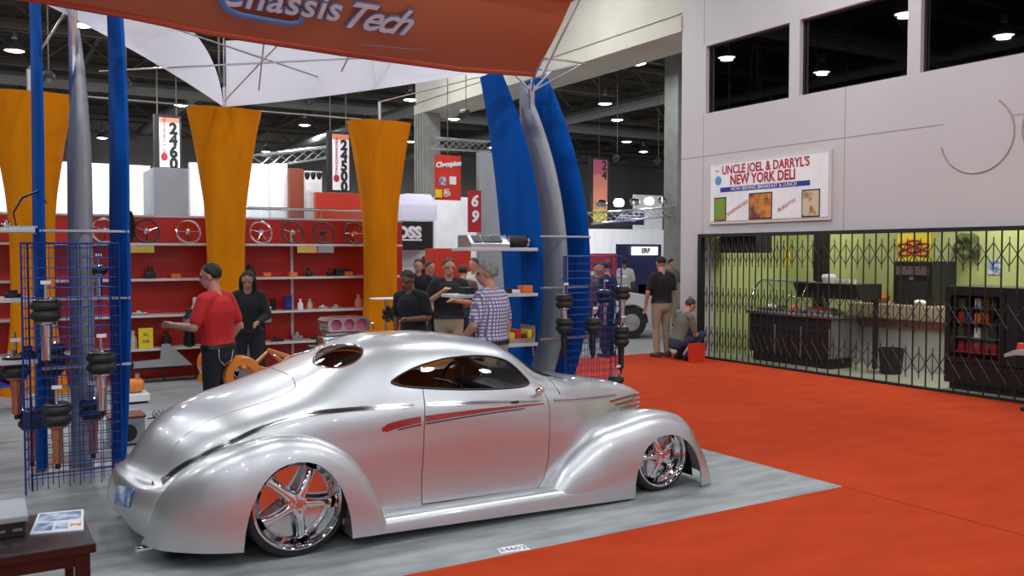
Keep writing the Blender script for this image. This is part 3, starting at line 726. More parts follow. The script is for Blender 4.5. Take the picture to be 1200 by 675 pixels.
# poles joining the column heads
cp = empty('roof_frame', (3, 13, 0), 'thin silver tube frame joining the columns and towers under the sails', 'tube frame')
RODS = [((-1.5,13.45,4.0),(5.63,13.45,4.0)), ((.67,13.45,4.3),(.75,8.6,4.0)), ((5.63,13.45,4.3),(5.4,8.6,4.0)), ((3.19,13.45,4.1),(3.19,13.45,5.25)),
        ((3.19,13.45,5.2),(1.6,9.5,4.2)), ((3.19,13.45,4.1),(2.6,8.0,4.0)), ((2.6,11.2,4.05),(2.55,11.0,4.8)), ((1.3,11.5,4.0),(5.3,9.8,4.35)), ((3.3,12,4.05),(2.6,9,4.6)), ((3.9,10.5,4.1),(3.6,8.6,4.5)), ((4.4,10.6,4.1),(4.3,8.6,4.5)), ((.9,10.5,4.6),(4.4,11.5,4.1))]
for a, b in RODS: obj('tube', MB().tube([a, b], .011, 6), M['steel'], cp)

# --- white sails
def sail(c00, c10, c01, c11, cup, lab, edge=None):
    g = []; c = [Vector(v) for v in (c00, c10, c01, c11)]
    for i in range(21):
        u = i/20; r = []
        for j in range(13):
            v = j/12; p = c[0]*(1-u)*(1-v) + c[1]*u*(1-v) + c[2]*(1-u)*v + c[3]*u*v
            p = p + Vector(cup)*(4*u*(1-u)) * (1 - .0*v) + Vector((0,0,-.12))*(4*v*(1-v))*(4*u*(1-u))
            if edge: p = p + (Vector(edge) - (c[0]+c[2])/2)*(4*v*(1-v))*(1-u)**2
            r.append(tuple(p))
        g.append(r)
    mb = MB().grid(g); o = obj('sail', mb, M['white_f'], smooth=True, angle=80, recalc=False)
    return tag(o, lab, 'sail', 'white shade sails')
sail((3.17,13.45,4.02),(.45,8.3,3.95),tuple(atY(214,24,11.3)),(.3,7.35,4.5),(0,0,.05),'white shade sail stretched from the middle orange column towards the left tower', edge=tuple(atY(249,72,12.4)))
sail((3.22,13.45,4.02),(4.95,8.5,3.88),(3.22,13.45,4.98),(5.0,7.4,4.25),(0,0,-.04),'white shade sail stretched from the middle orange column towards the right tower')
sail((-2.8,11.5,5.2),(.2,8.2,4.0),(-3.2,9,5.8),(.2,7.6,4.25),(0,0,.05),'white shade sail at the upper left corner beyond the left tower')

# --- banner
BZ = [(-1.6,3.90),(-.5,3.88),(.55,3.86),(1.13,3.83),(1.74,3.775),(2.97,3.735),(4.23,3.72),(5.1,3.76)]
def bz_at(x):
    for (a, za), (b, zb) in zip(BZ, BZ[1:]):
        if a <= x <= b: return za + (zb-za)*(x-a)/(b-a)
    return BZ[-1][1]
ban = empty('hanging_banner', (2, 8, 3.7), 'orange fabric banner with white lettering stretched above the booth', 'banner')
g = []
for i in range(41):
    x = -1.6 + 6.7*i/40; r = []
    for j in range(9):
        v = j/8; zb = bz_at(x)
        r.append((x, 8 - .70*v - .05*math.sin(PI*v), zb + (4.38-zb)*v))
    g.append(r)
obj('banner_cloth', MB().grid(g), M['banner'], ban, smooth=True, recalc=False)
obj('top_hem', MB().tube([(-1.6,7.29,4.38),(5.1,7.29,4.38)], .035, 8), M['banner'], ban, smooth=True)
obj('bottom_hem', MB().tube([(x, 8, z) for x, z in BZ], .03, 8), mat('banner_hem', (.42,.07,.03), .5), ban, smooth=True)
obj('end_pole', MB().tube([(5.1,8.02,3.72),(5.1,7.28,4.42)], .014, 8), M['alu'], ban)
obj('end_pole', MB().tube([(5.1,7.28,4.42),(5.24,7.34,4.44),(5.22,8.05,3.74)], .012, 8), M['alu'], ban)
bn = Vector((0,-.62,-.70)).normalized()
def on_banner(x, y, off=.05):
    o = Vector((0,0,HCAM)); d = ray_dir(x, y); p0 = Vector((3,8,3.74)); t = (p0-o).dot(bn)/d.dot(bn); return o + d*t + bn*off
up_b = Vector((0,-.70,.62))
def ban_text(s, px, py, size, m_, off, **k):
    mb = text_mb(s, size, .006, **k); mb.xf(frame_m(on_banner(px, py, off), (1,0,0), up_b)); return obj('lettering', mb, m_, ban)
for (s, px, py, sz, sh, sp) in (('Chassis', 327, -3, .335, 0.08, 1.08), ('Tech', 438, 18, .37, .42, .86)):
    ban_text(s, px, py, sz, M['blue_l'], .062, shear=sh, spacing=sp, bold=.016)
    ban_text(s, px, py, sz, M['logo_w'], .072, shear=sh, spacing=sp, bold=.004)
obj('logo_swoosh', MB().tube([on_banner(*p, .066) for p in ((258,-22),(258,-6),(264,6),(278,12),(308,18),(338,23),(350,21),(353,14))], [.024,.032,.034,.034,.032,.032,.032,.026], 8, sq=.4), M['blue_l'], ban, smooth=True)
obj('logo_flourish', MB().tube([on_banner(*p, .066) for p in ((420,47),(450,50),(482,53),(500,52))], [.006,.012,.010,.003], 6, sq=.4), mat('soft_blue', (.22,.20,.30), .5), ban, smooth=True)

# --- towers of three bowed fabric blades
NEAR = [(3.95,8.88),(3.35,8.46),(2.76,8.14),(2.0,8.02),(1.4,8.02),(.65,8.25),(0,8.55)]
WID = [(3.95,.46),(3.35,.62),(2.76,.76),(2.0,.86),(1.4,.78),(.65,.50),(0,.28)]
def blade(parent, x, m_, thick, tip=0, lean=0, name='fabric_blade', zs=1.0):
    zz_ = [3.95*(1-i/30) for i in range(31)]; g = []
    a = [(z, 7.97 + (.168 if z > 1.65 else .23)*(z-1.65)**2) for z in zz_]; b = [(z, .88 - (.115 if z > 2.1 else .16)*(z-2.1)**2) for z in zz_]
    for (z, yn), (_, wd) in zip(a, b):
        if tip: wd = wd*min(1, .12+(max(0, 3.95-z)/1.5)**.6) ; zz = z-.10*(z/4)
        else: zz = z
        r = []; th = thick*(1 if not tip else min(1, .2+(max(0, 3.95-z)/1.6)**.7))
        for k in range(17):
            q = 2*PI*k/16; r.append((x + lean*max(0, z-2) + th/2*math.sin(q), yn + wd/2 - wd/2*math.cos(q), zz*zs))
        g.append(r)
    mb = MB().grid(g); mb.add([p for p in g[0][:-1]], [tuple(range(16))]); mb.add([p for p in g[-1][:-1]], [tuple(range(16))])
    return obj(name, mb, m_, parent, smooth=True, angle=60)
def tower(x0, lab, zs=1.0, ln=0.0):
    t = empty('booth_tower', (x0+.3, 8.5, 0), lab, 'booth tower', 'blue and grey blade towers')
    xs = (x0, x0+.31, x0+.62)
    blade(t, xs[0], M['blue_f'], .085, lean=ln, zs=zs); blade(t, xs[1], M['grey_f'], .18, tip=1, lean=ln*1.2, zs=1+(zs-1)*.1); blade(t, xs[2], M['blue_f'], .12, lean=ln*1.8, zs=zs)
    for z in (2.05, 1.5, .95): obj('cross_tube', MB().tube([(xs[0]-.02, 8.0, z), (xs[2]+.02, 8.0, z)], .012, 6), M['alu'], t)
    top = Vector((xs[1], 8.7, 3.72*zs)); zt_ = 4.0*zs
    for p in ((xs[0], 8.75, zt_), (xs[2], 8.75, zt_), (xs[0], 8.1, zt_-.03), (xs[2], 8.1, zt_-.03), (xs[1], 8.7, zt_+.1)):
        obj('strut', MB().tube([top, p], .013, 6), M['alu'], t)
    obj('strut', MB().tube([(xs[0], 8.1, zt_-.03), (xs[2], 8.1, zt_-.03), (xs[2], 8.75, zt_), (xs[0], 8.75, zt_), (xs[0], 8.1, zt_-.03)], .012, 6), M['alu'], t)
    obj('tower_mast', MB().tube([(xs[1], 8.62, 0), (xs[1], 8.7, 3.8*zs)], .04, 10), M['alu'], t)
    obj('base_plate', MB().rbox(x0-.1, x0+.72, 8.45, 9.0, 0.002, .02, .005), M['steel'], t)
    return t
tower(.47, 'left tower of two blue and one grey curved fabric blades behind the blue wire rack', 1.075, .022)
tower(5.20, 'right tower of two blue and one grey curved fabric blades behind the car bonnet')

# --- blue wire racks
def wire_panel(p0, p1, z0, z1, step=.078, r=.0032):
    p0, p1 = Vector(p0), Vector(p1); L = (p1-p0).length; n = max(1, round(L/step)); mb = MB()
    for i in range(n+1):
        p = p0 + (p1-p0)*i/n; rr = r*2.3 if i in (0, n) else r
        mb.tube([(p.x, p.y, z0 if i in (0, n) else z0+.03), (p.x, p.y, z1)], rr, 4, caps=False)
    z = z0 + .12
    while z < z1:
        mb.tube([(p0.x, p0.y, z), (p1.x, p1.y, z)], r, 4, caps=False); z += step
    mb.tube([(p0.x, p0.y, z1), (p1.x, p1.y, z1)], r*2.3, 4)
    return mb
def wire_rack(x0, x1, y0, y1, z1, lab):
    t = empty('wire_rack', ((x0+x1)/2, y0, 0), lab, 'wire rack', 'blue wire display racks')
    obj('wire_panel', wire_panel((x0,y0,0),(x1,y0,0),.0,z1), M['blue_wire'], t)
    obj('wire_panel', wire_panel((x0,y0+.01,0),(x0+.05,y1,0),.0,z1), M['blue_wire'], t)
    obj('wire_panel', wire_panel((x1,y0+.01,0),(x1-.05,y1,0),.0,z1), M['blue_wire'], t)
    obj('wire_panel', wire_panel((x0+.05,y1,0),(x1-.05,y1,0),.0,z1), M['blue_wire'], t)
    return t
wire_rack(.31, 1.0, 7.78, 7.90, 1.95, 'left blue wire rack hung with air shocks, in front of the fabric tower')
wire_rack(5.38, 6.12, 7.80, 7.92, 1.84, 'right blue wire rack hung with black air shocks beyond the car bonnet')
for c in list(bpy.data.objects):
    if c.name.startswith('wire_panel') : pass
# ================================================================ GOODS
def air_shock(loc, lab, group, lobes=2, dark=False, low='copper', scale=1.0):
    t = empty('air_shock', loc, lab, 'air shock', group)
    k = scale; x = y = 0
    def L(prof, c=(0,0,0)): return MB().lathe([(a*k, b*k) for a, b in prof], c, 'Z', 20)
    kw = dict(world=False, smooth=True, angle=45)
    obj('hook', MB().tube([(0,.07*k,.06*k),(0,.02*k,.07*k),(0,0,.05*k),(0,0,0)], .006*k, 6), M['blue_wire'], t, world=False)
    obj('price_tag', MB().rbox(-.035*k,.035*k,-.05*k,-.045*k,.0,.028*k,.001), M['white'], t, world=False)
    obj('top_stud', L([(.012,0),(.012,-.10),(.03,-.105),(.03,-.12)]), M['chrome_s'], t, **kw)
    pr = [(.085,-.12),(.098,-.125)]
    for i in range(lobes):
        b = -.13 - .075*i
        pr += [(.088,b),(.103,b-.015),(.108,b-.035),(.103,b-.055),(.085,b-.07)]
    e = -.13-.075*lobes
    pr += [(.085,e-.005),(.06,e-.01)]
    obj('bellows', L(pr), M['rubber'], t, **kw)
    obj('cap_plate', L([(.001,-.105),(.07,-.106),(.088,-.116),(.088,-.128),(.06,-.128)]), M['chrome_s'], t, **kw)
    obj('damper', L([(.07,e),(.07,e-.02),(.042,e-.035),(.042,e-.12),(.036,e-.125),(.036,e-.30),(.02,e-.31)]), {'chrome': M['chrome_s'], 'copper': mat_copper, 'black': M['black']}[low], t, **kw)
    obj('lower_eye', L([(.001,-.018),(.02,-.018),(.02,.018),(.001,.018)], (0,0,(e-.325)*k)), M['black'], t, **kw)
    return t
mat_copper = mat('copper_tone', (.55,.22,.14), .25, .8)
GS = 'air shocks on the left wire rack'
yS = 7.66
for (px, py, lab, lb, low) in ((53,333,'air shock high on the left wire rack, chrome body, near its left post',2,'chrome'),
        (118,395,'air shock half way down the left wire rack, chrome body, near its right post',2,'chrome'),
        (66,455,'lowest air shock of the left wire rack, with a copper coloured body',2,'copper')):
    p = atY(px, py, yS); air_shock(p, lab, GS, lb, low=low)
p = atY(18, 400, 8.1); air_shock(p, 'air shock hanging just outside the left edge of the left wire rack', GS, 2, low='copper')
p = atY(108, 450, 8.15); air_shock(p, 'dark air shock behind the lowest part of the left wire rack, by its right post', GS, 2, low='copper')
p = atY(36, 465, 8.15); air_shock(p, 'dark air shock low behind the left post of the left wire rack', GS, 2, low='copper', scale=.9)
p = atY(60, 385, 8.1); air_shock(p, 'black sleeved air shock behind the left wire rack near its middle', GS, 3, low='black')
p = atY(115, 300, 8.1); air_shock(p, 'small air shock behind the top of the left wire rack', GS, 1, low='chrome', scale=.7)
GS2 = 'air shocks on the right wire rack'
for (px, py, lab, lb, low, Y) in ((661,334,'upper air shock at the left edge of the right wire rack',2,'chrome',7.68),(661,362,'lower air shock at the left edge of the right wire rack',2,'black',7.66),
      (695,362,'air shock in the middle of the right wire rack with a white tag',2,'black',7.67),(729,325,'air shock at the upper right of the right wire rack',2,'chrome',7.67),
      (728,372,'large black air shock at the right edge of the right wire rack',3,'black',7.66),(708,330,'air shock behind the right wire rack near its middle',2,'chrome',8.1),(722,430,'lowest air shock of the right wire rack, near the car bonnet',1,'chrome',7.67)):
    air_shock(atY(px, py, Y), lab, GS2, lb, low=low, scale=.84)

# shelf brackets on the towers
def tower_shelf(x0, x1, z, lab):
    t = empty('tower_shelf', ((x0+x1)/2, 8.2, z), lab, 'shelf', 'white shelves on the towers')
    obj('shelf_board', MB().rbox(x0, x1, 7.98, 8.36, z-.035, z, .006), M['shelf'], t)
    obj('shelf_bracket', MB().tube([(x1-.02, 8.15, z-.04), (x1+.04, 8.15, z-.04), (x1+.05, 8.15, z-.16)], .008, 6), M['alu'], t)
    return t
tower_shelf(-.55, .42, 2.07, 'top white shelf on the left tower at the left edge of the photo')
tower_shelf(-.55, .42, 1.52, 'middle white shelf on the left tower at the left edge of the photo')
tower_shelf(-.55, .42, 1.03, 'lowest white shelf on the left tower at the left edge of the photo')
tower_shelf(4.30, 5.14, 1.93, 'top white shelf on the right tower carrying a grey box')
tower_shelf(4.18, 5.14, 1.45, 'middle white shelf on the right tower behind the man in the checked shirt')
tower_shelf(4.45, 5.14, .92, 'lowest white shelf on the right tower beside the man in the checked shirt')
# goods on the right tower
bx = empty('control_box', (4.55, 8.17, 1.931), 'grey control box with dark display panels on top shelf of the right tower', 'box')
obj('box_body', MB().prism([(8.03,1.931),(8.33,1.931),(8.33,2.06),(8.13,2.06),(8.03,1.97)], lambda y, z: (4.36, y, z), lambda y, z: (4.82, y, z)), M['alu'], bx)
for a, b in ((4.40,4.50),(4.52,4.62),(4.63,4.74)):
    obj('display', MB().add([(a,8.048,1.99),(b,8.048,1.99),(b,8.118,2.053),(a,8.118,2.053),(a,8.040,1.995),(b,8.040,1.995),(b,8.112,2.058),(a,8.112,2.058)], [(0,1,2,3),(4,7,6,5),(0,4,5,1),(1,5,6,2),(2,6,7,3),(3,7,4,0)]), M['black'], bx)
cn = empty('ribbed_canister', (4.97, 8.16, 1.931), 'black ribbed canister with chrome end caps lying on top shelf of the right tower', 'canister')
obj('canister_body', MB().lathe([(.001,-.12)] + [(.062 if k % 2 else .055, -.11+.22*k/22) for k in range(23)] + [(.001,.12)], (4.97,8.16,2.0), 'X', 20), M['black'], cn, smooth=True)
for s_ in (-1, 1): obj('end_cap', MB().lathe([(.001,-.012),(.068,-.012),(.068,.012),(.001,.012)], (4.97+s_*.125,8.16,2.0), 'X', 20), M['chrome_s'], cn)
def small_box(x0, x1, y0, y1, z0, z1, m_, name, lab, cat, group=None, lid=None, par=None):
    o = MB().rbox(x0, x1, y0, y1, z0, z1, .004)
    return thing1(name, o, m_, lab, cat, group)
small_box(4.98,5.10,8.02,8.14,1.451,1.53,M['orange_box'],'parts_box','orange carton at the end of middle shelf of the right tower','carton')
small_box(4.70,4.86,8.05,8.2,1.451,1.50,M['black'],'valve_block','black valve block on middle shelf of the right tower beside the orange carton','valve block')
small_box(4.86,4.96,8.05,8.2,1.451,1.485,M['white'],'parts_box','flat white carton on middle shelf of the right tower beside the orange one','carton')
small_box(4.30,4.42,8.05,8.2,1.451,1.52,M['black'],'valve_block','black valve block at the left end of middle shelf of the right tower','valve block')
cr_ = empty('parts_crate', (4.97, 8.17, .921), 'clear sided tray of colourful packets on lowest shelf of the right tower', 'tray')
obj('tray', MB().box(4.8,5.13,8.02,8.32,.921,.93).box(4.8,5.13,8.02,8.026,.93,.97).box(4.8,4.806,8.02,8.32,.93,1.10).box(5.124,5.13,8.02,8.32,.93,1.10), M['alu'], cr_)
for (a, b, c, m_) in ((4.82,4.90,.10,'yellow'),(4.91,4.98,.13,'red_p'),(4.99,5.05,.08,'green'),(5.06,5.115,.12,'yellow')):
    thing1('packet', MB().rbox(a,b,8.06,8.2,.9305,.9305+c,.006), M[m_], 'small %s packet in clear tray on the right tower, %s' % ({'yellow':'yellow','red_p':'red','green':'dark green'}[m_], 'left end' if a < 4.9 else ('right end' if a > 5.05 else 'in the middle')), 'packet', 'packets in the tray')
# left tower goods
def bracket_part(px, py, Y, z, lab, s=1.0, m_='chrome_s'):
    p = atY(px, py, Y); t = empty('bent_bracket', (p.x, Y, z), lab, 'bracket')
    obj('bracket_arm', MB().tube([(p.x-.10*s,Y,z+.01),(p.x-.12*s,Y,z+.12*s),(p.x-.06*s,Y,z+.24*s),(p.x+.06*s,Y,z+.30*s),(p.x+.12*s,Y,z+.20*s)], [.012*s,.016*s,.028*s,.024*s,.012*s], 8, sq=.4), M['black'], t, smooth=True)
    obj('bracket_foot', MB().rbox(p.x-.15*s,p.x+.05*s,Y-.03,Y+.03,z,z+.02,.004), M[m_], t)
bracket_part(36, 260, 8.1, 2.071, 'black bent bracket on a chrome foot on top shelf of the left tower')
for (px, z, m_, nm, lab, cat, w_, h_) in ((8,2.071,'chrome_s','fitting','chrome fitting at the left edge on top shelf of the left tower','fitting',.06,.06),(14,1.521,'black','valve_block','black block on middle shelf of the left tower','valve block',.10,.06),
     (12,1.031,'chrome_s','fitting','chrome fitting on lowest shelf of the left tower','fitting',.09,.07),(30,1.031,'black','valve_block','black block on lowest shelf of the left tower by the rack','valve block',.1,.1)):
    p = atY(px, 300, 8.1); thing1(nm, MB().lathe([(.001,0),(w_*.6,0),(w_*.6,h_*.5),(w_*.35,h_*.6),(w_*.35,h_),(.001,h_)], (p.x,8.1,z), 'Z', 12), M[m_], lab, cat)
# steering wheels
def steering(px, rimm, spoke, style, lab):
    p = atY(px, 274, WY-.2); r = .17; c = Vector((p.x, WY-.19, SH[0]+r+.012))
    t = empty('steering_wheel', (c.x, c.y, SH[0]), lab, 'steering wheel', 'steering wheels on the top shelf')
    pts = [c + Vector((r*math.cos(a), .06*math.sin(a), r*math.sin(a))) for a in [2*PI*k/30 for k in range(32)]]
    obj('rim', MB().tube(pts, .016, 8, caps=False), M[rimm], t, smooth=True)
    angs = {3: (-90, 20, 160), 4: (-60, -120, 15, 165), 1: (-90, 0, 180)}[style]
    for a in angs:
        a = math.radians(a); e = c + Vector((r*math.cos(a), .06*math.sin(a), r*math.sin(a)))
        obj('spoke', MB().tube([c, (c+e)/2, e], [.028,.020,.014], 8, sq=.4), M[spoke], t, smooth=True)
    obj('horn_hub', MB().lathe([(.001,-.03),(.035,-.025),(.05,0),(.05,.012)], c, 'Y', 20), M[spoke], t, smooth=True)
    obj('stand_foot', MB().rbox(c.x-.04, c.x+.04, c.y-.03, c.y+.05, SH[0]+.0005, SH[0]+.012, .003).tube([(c.x,c.y+.04,SH[0]+.006),(c.x,c.y+.03,c.z)], .006, 6), M['black'], t)
for (px, a, b, s_, lab) in ((123,'chrome_s','chrome_s',3,'chrome steering wheel between the grey blade and right blue blade of the left tower'),(172,'black','chrome_s',3,'black rimmed steering wheel right beside the blue blade of the left tower'),
      (221,'chrome_s','chrome_s',1,'chrome steering wheel left of the middle orange column'),(306,'chrome_s','chrome_s',4,'chrome steering wheel first to the right of the middle orange column'),
      (343,'black','chrome_s',3,'black rimmed steering wheel with three chrome spokes, second right of the middle column'),(379,'black','dark_in',4,'all black steering wheel, third right of the middle orange column'),(415,'black','chrome_s',1,'black rimmed steering wheel next to the right orange column')):
    steering(px, a, b, s_, lab)
for (px, w_, lab) in ((360,.32,'yellow tag'),(382,.26,'grey yellow tag'),(167,.32,'yellow tag')):
    p = atY(px, 293, WY-.37); thing1('shelf_tag', MB().box(p.x-w_/2, p.x+w_/2, WY-.372, WY-.362, SH[0]-.14, SH[0]-.036), M['yellow_d'] if px != 382 else M['grey_p'], '%s under the top shelf, %s' % (lab, 'below the all black steering wheel' if px == 382 else ('below black steering wheel right of middle column' if px == 360 else 'near the left tower')), 'shelf tag')
# second shelf
def on_shelf(px, k, w_, h_, m_, nm, lab, cat, group, d=.12, shape='box', yy=.2):
    z = SH[k]; py = 297 + (HCAM - z)*75; p = atY(px, py, WY-yy)
    if shape == 'box': mb = MB().rbox(p.x-w_/2, p.x+w_/2, WY-yy-d/2, WY-yy+d/2, z+.0005, z+h_, .006)
    elif shape == 'bottle': mb = MB().lathe([(.001,0),(w_/2,0),(w_/2,h_*.55),(w_*.2,h_*.75),(w_*.2,h_*.85),(w_*.24,h_*.86),(w_*.24,h_),(.001,h_)], (p.x,WY-yy,z+.0005), 'Z', 16)
    elif shape == 'can': mb = MB().lathe([(.001,0),(w_/2,0),(w_/2,h_*.9),(w_*.4,h_*.94),(w_*.4,h_),(.001,h_)], (p.x,WY-yy,z+.0005), 'Z', 16)
    elif shape == 'coil': mb = MB().tube([(p.x+w_/2*math.cos(a), WY-yy+w_/2*math.sin(a), z+.015+(h_-.03)*a/(12*PI)) for a in [12*PI*i/120 for i in range(121)]], .012, 6)
    elif shape == 'caliper': mb = MB().rbox(p.x-w_/2, p.x+w_/2, WY-yy-.05, WY-yy+.05, z+.0005, z+h_*.6, .01).lathe([(.001,0),(w_*.3,0),(w_*.26,h_*.45),(.001,h_*.5)], (p.x,WY-yy,z+h_*.55), 'Z', 12)
    return thing1(nm, mb, m_ if not isinstance(m_, str) else M[m_], lab, cat, group, smooth=shape != 'box', angle=40)
g2 = 'goods on the second shelf'
for (px, w_, h_, m_, nm, lab, cat, sh) in ((312,.12,.07,'orange_box','parts_box','orange carton on second shelf just right of the middle orange column','carton','box'),(343,.12,.07,'orange_box','parts_box','orange carton on second shelf below the black steering wheel with chrome spokes','carton','box'),
     (408,.12,.07,'orange_box','parts_box','orange carton on second shelf nearest the right orange column','carton','box'),(206,.13,.07,'orange_box','parts_box','orange carton on second shelf left of the middle orange column','carton','box'),
     (176,.16,.17,'black','gauge_pod','black gauge pod on second shelf near the left tower','gauge pod','caliper'),(262,.2,.2,'dark_in','gauge_pod','dark gauge pod on second shelf by the middle orange column','gauge pod','caliper'),
     (293,.16,.20,'dark_in','gauge_pod','dark gauge pod on second shelf immediately right of the middle orange column','gauge pod','caliper'),(362,.10,.14,'black','gauge_pod','small black gauge pod on second shelf between two orange cartons','gauge pod','caliper'),
     (386,.07,.12,'black','gauge_pod','narrow black gauge pod on second shelf under the all black steering wheel','gauge pod','caliper'),(400,.22,.12,'black','display_case','wide black case on second shelf behind the orange carton near the right column','case','box')):
    on_shelf(px, 1, w_, h_, m_, nm, lab, cat, g2, shape=sh, yy=.2 if px != 400 else .09, d=.12)
g3 = 'goods on the third shelf'
for (px, w_, h_, m_, nm, lab, cat, sh) in ((352,.09,.17,'white','spray_bottle','white bottle on third shelf, left one of the pair','bottle','bottle'),(363,.09,.17,'cream','spray_bottle','tan bottle on third shelf, right one of the pair','bottle','bottle'),
     (337,.13,.24,'blue_p','coil_spring','blue coil spring on third shelf left of the bottles','coil spring','coil'),(320,.08,.2,'dark_in','coil_spring','dark coil spring on third shelf left of the blue one','coil spring','coil'),(378,.15,.07,'chrome_s','brake_caliper','silver brake part on third shelf right of the bottles','brake caliper','caliper'),
     (393,.15,.07,'chrome_s','brake_caliper','silver brake part on third shelf nearest the right orange column','brake caliper','caliper'),(420,.12,.22,'salmon','flask','pinkish flask on third shelf beside the right orange column','flask','bottle'),
     (231,.13,.24,'white','polish_can','white can on third shelf left of the middle orange column','can','can'),(228,.09,.12,'white','polish_can','small white can in front of the tall can on third shelf','can','can'),(163,.22,.06,'steel','brake_caliper','steel part on third shelf near the left tower','brake caliper','caliper'),(308,.16,.06,'white','folded_leaflet','white leaflet stack on third shelf by the woman in black','leaflets','box')):
    on_shelf(px, 2, w_, h_, m_, nm, lab, cat, g3, shape=sh, yy=.2 if px != 228 else .31, d=.14)
g4 = 'goods on the lowest shelf'
for (px, w_, h_, m_, nm, lab, cat, sh) in ((171,.20,.30,'yellow','price_card','yellow price card with dark lettering standing on the lowest shelf','price card','box'),(195,.14,.24,'black','gauge_pod','black cone shaped part on the lowest shelf right of the yellow card','gauge pod','bottle'),
     (156,.12,.26,'cream','flask','pale figure-like flask on the lowest shelf left of the yellow card','flask','bottle'),(348,.18,.13,'steel','brake_caliper','steel part on the lowest shelf behind the orange chassis','brake caliper','caliper'),(325,.2,.06,'black','gauge_pod','low black part on the lowest shelf behind the orange chassis','gauge pod','caliper'),(372,.2,.06,'black','gauge_pod','low black part on the lowest shelf left of the scoop','gauge pod','caliper')):
    o = on_shelf(px, 3, w_, h_, m_, nm, lab, cat, g4, shape=sh, d=.14 if nm != 'price_card' else .01, yy=.3 if px in (171,) else .2)
    if nm == 'price_card':
        for k, s_ in enumerate(('XL', 'AIR')):
            mb = text_mb(s_, .07, .002); mb.xf(frame_m(o.location + Vector((0,-.008,.20-.1*k)), (1,0,0), (0,0,1))); obj('card_lettering', mb, M['black'], o)
# hanging dark apron shape behind the left tower and a cap
thing1('fender_sample', MB().grid([[(1.75+.22*u+.04*math.sin(v*3), WY-.30+.16*math.sin(u*PI), 2.05+.62*v-.20*u*v) for u in [i/8 for i in range(9)]] for v in [j/8 for j in range(9)]]), mat('carbon_look', (.06,.045,.02), .15, .3, coat=1), 'curved dark glossy panel standing on top shelf next to the left tower', 'panel', smooth=True)

# parts standing on the grey carpet to the left
def aframe(px, py, lab):
    p = atZ(px, py, 0); t = empty('suspension_arm', (p.x, p.y, 0), lab, 'suspension part')
    obj('stand_bar', MB().tube([(p.x-.55,p.y,.012),(p.x+.45,p.y,.012)], .012, 6).tube([(p.x-.55,p.y,.20),(p.x+.45,p.y,.20)], .012, 6).tube([(p.x-.55,p.y,.012),(p.x-.55,p.y,.20)], .012, 6).tube([(p.x+.0,p.y,.012),(p.x+.0,p.y,.20)], .012, 6).tube([(p.x+.45,p.y,.012),(p.x+.45,p.y,.20)], .012, 6), M['black'], t)
    obj('arm_plate', MB().prism([(p.x-.5,.22),(p.x+.40,.22),(p.x+.08,.55),(p.x-.02,.55),(p.x-.05,.33),(p.x-.5,.31)], lambda x, z: (x, p.y-.03, z), lambda x, z: (x, p.y+.03, z)), M['alu'], t)
    obj('bushing', MB().lathe([(.001,-.06),(.07,-.06),(.07,.06),(.001,.06)], (p.x-.48,p.y,.27), 'Y', 16), M['black'], t)
aframe(192, 447, 'silver triangular suspension arm on a low black stand in front of the red wall')
def plinth(px, py, w_, d_, h_, m_, lab, goods):
    p = atZ(px, py, 0); t = empty('display_plinth', (p.x, p.y, 0), lab, 'plinth')
    obj('plinth_body', MB().rbox(p.x-w_/2, p.x+w_/2, p.y, p.y+d_, .03, h_, .01), M[m_], t); obj('plinth_foot', MB().box(p.x-w_/2+.03, p.x+w_/2-.03, p.y+.03, p.y+d_-.03, 0, .03), M['black'], t)
    return p
p = plinth(158, 474, .36, .36, .12, 'white', 'low white plinth on grey carpet between the left rack and silver car trunk', None)
tb = empty('compressor_tank', (p.x, p.y+.15, .12), 'orange air tank with silver cap on the low white plinth by the left rack', 'air tank')
obj('tank_shell', MB().lathe([(.001,-.14),(.06,-.135),(.09,-.10),(.09,.10),(.06,.135),(.001,.14)], (p.x,p.y+.18,.212), 'X', 20), M['orange_p'], tb, smooth=True)
obj('tank_cap', MB().lathe([(.03,0),(.03,.06),(.001,.06)], (p.x+.06,p.y+.18,.30), 'Z', 12), M['chrome_s'], tb, smooth=True)
p = atZ(150, 523, 0)
am = empty('amplifier_box', (p.x, p.y, 0), 'grey box with round black vent on carpet beside the left wire rack', 'box')
obj('box_body', MB().rbox(p.x-.16, p.x+.16, p.y, p.y+.3, .02, .27, .015), M['grey_p'], am)
obj('box_foot', MB().box(p.x-.15, p.x+.15, p.y+.01, p.y+.29, 0, .02), M['black'], am)
obj('vent', MB().lathe([(.001,-.01),(.05,-.01),(.07,-.004),(.085,-.008),(.085,.006),(.001,.006)], (p.x,p.y-.002,.13), 'Y', 20), M['black'], am, smooth=True)
obj('lid', MB().rbox(p.x-.17, p.x+.17, p.y-.01, p.y+.31, .27, .295, .008), mat('rust_lid', (.22,.06,.03), .5), am)
p = atZ(12, 483, 0)
bs_ = empty('parts_bench', (p.x, p.y, 0), 'low blue framed bench with black castings at the left edge behind the wire rack', 'bench')
obj('bench_frame', MB().tube([(p.x-.3,p.y,.01),(p.x-.3,p.y,.3),(p.x+.14,p.y,.3),(p.x+.14,p.y,.01)], .012, 6).tube([(p.x-.3,p.y+.35,.01),(p.x-.3,p.y+.35,.3),(p.x+.14,p.y+.35,.3),(p.x+.14,p.y+.35,.01)], .012, 6).box(p.x-.3,p.x+.14,p.y,p.y+.35,.30,.315), M['blue_p'], bs_)
thing1('casting', MB().sphere((p.x,p.y+.15,.43), .11, n=10, sc_=(1.1,.8,1)).lathe([(.03,-.03),(.03,.16)], (p.x+.05,p.y+.15,.45), 'Z', 10), M['black'], 'rounded black casting on the low blue bench at the left edge', 'casting', smooth=True)
p = atZ(186, 484, 0)
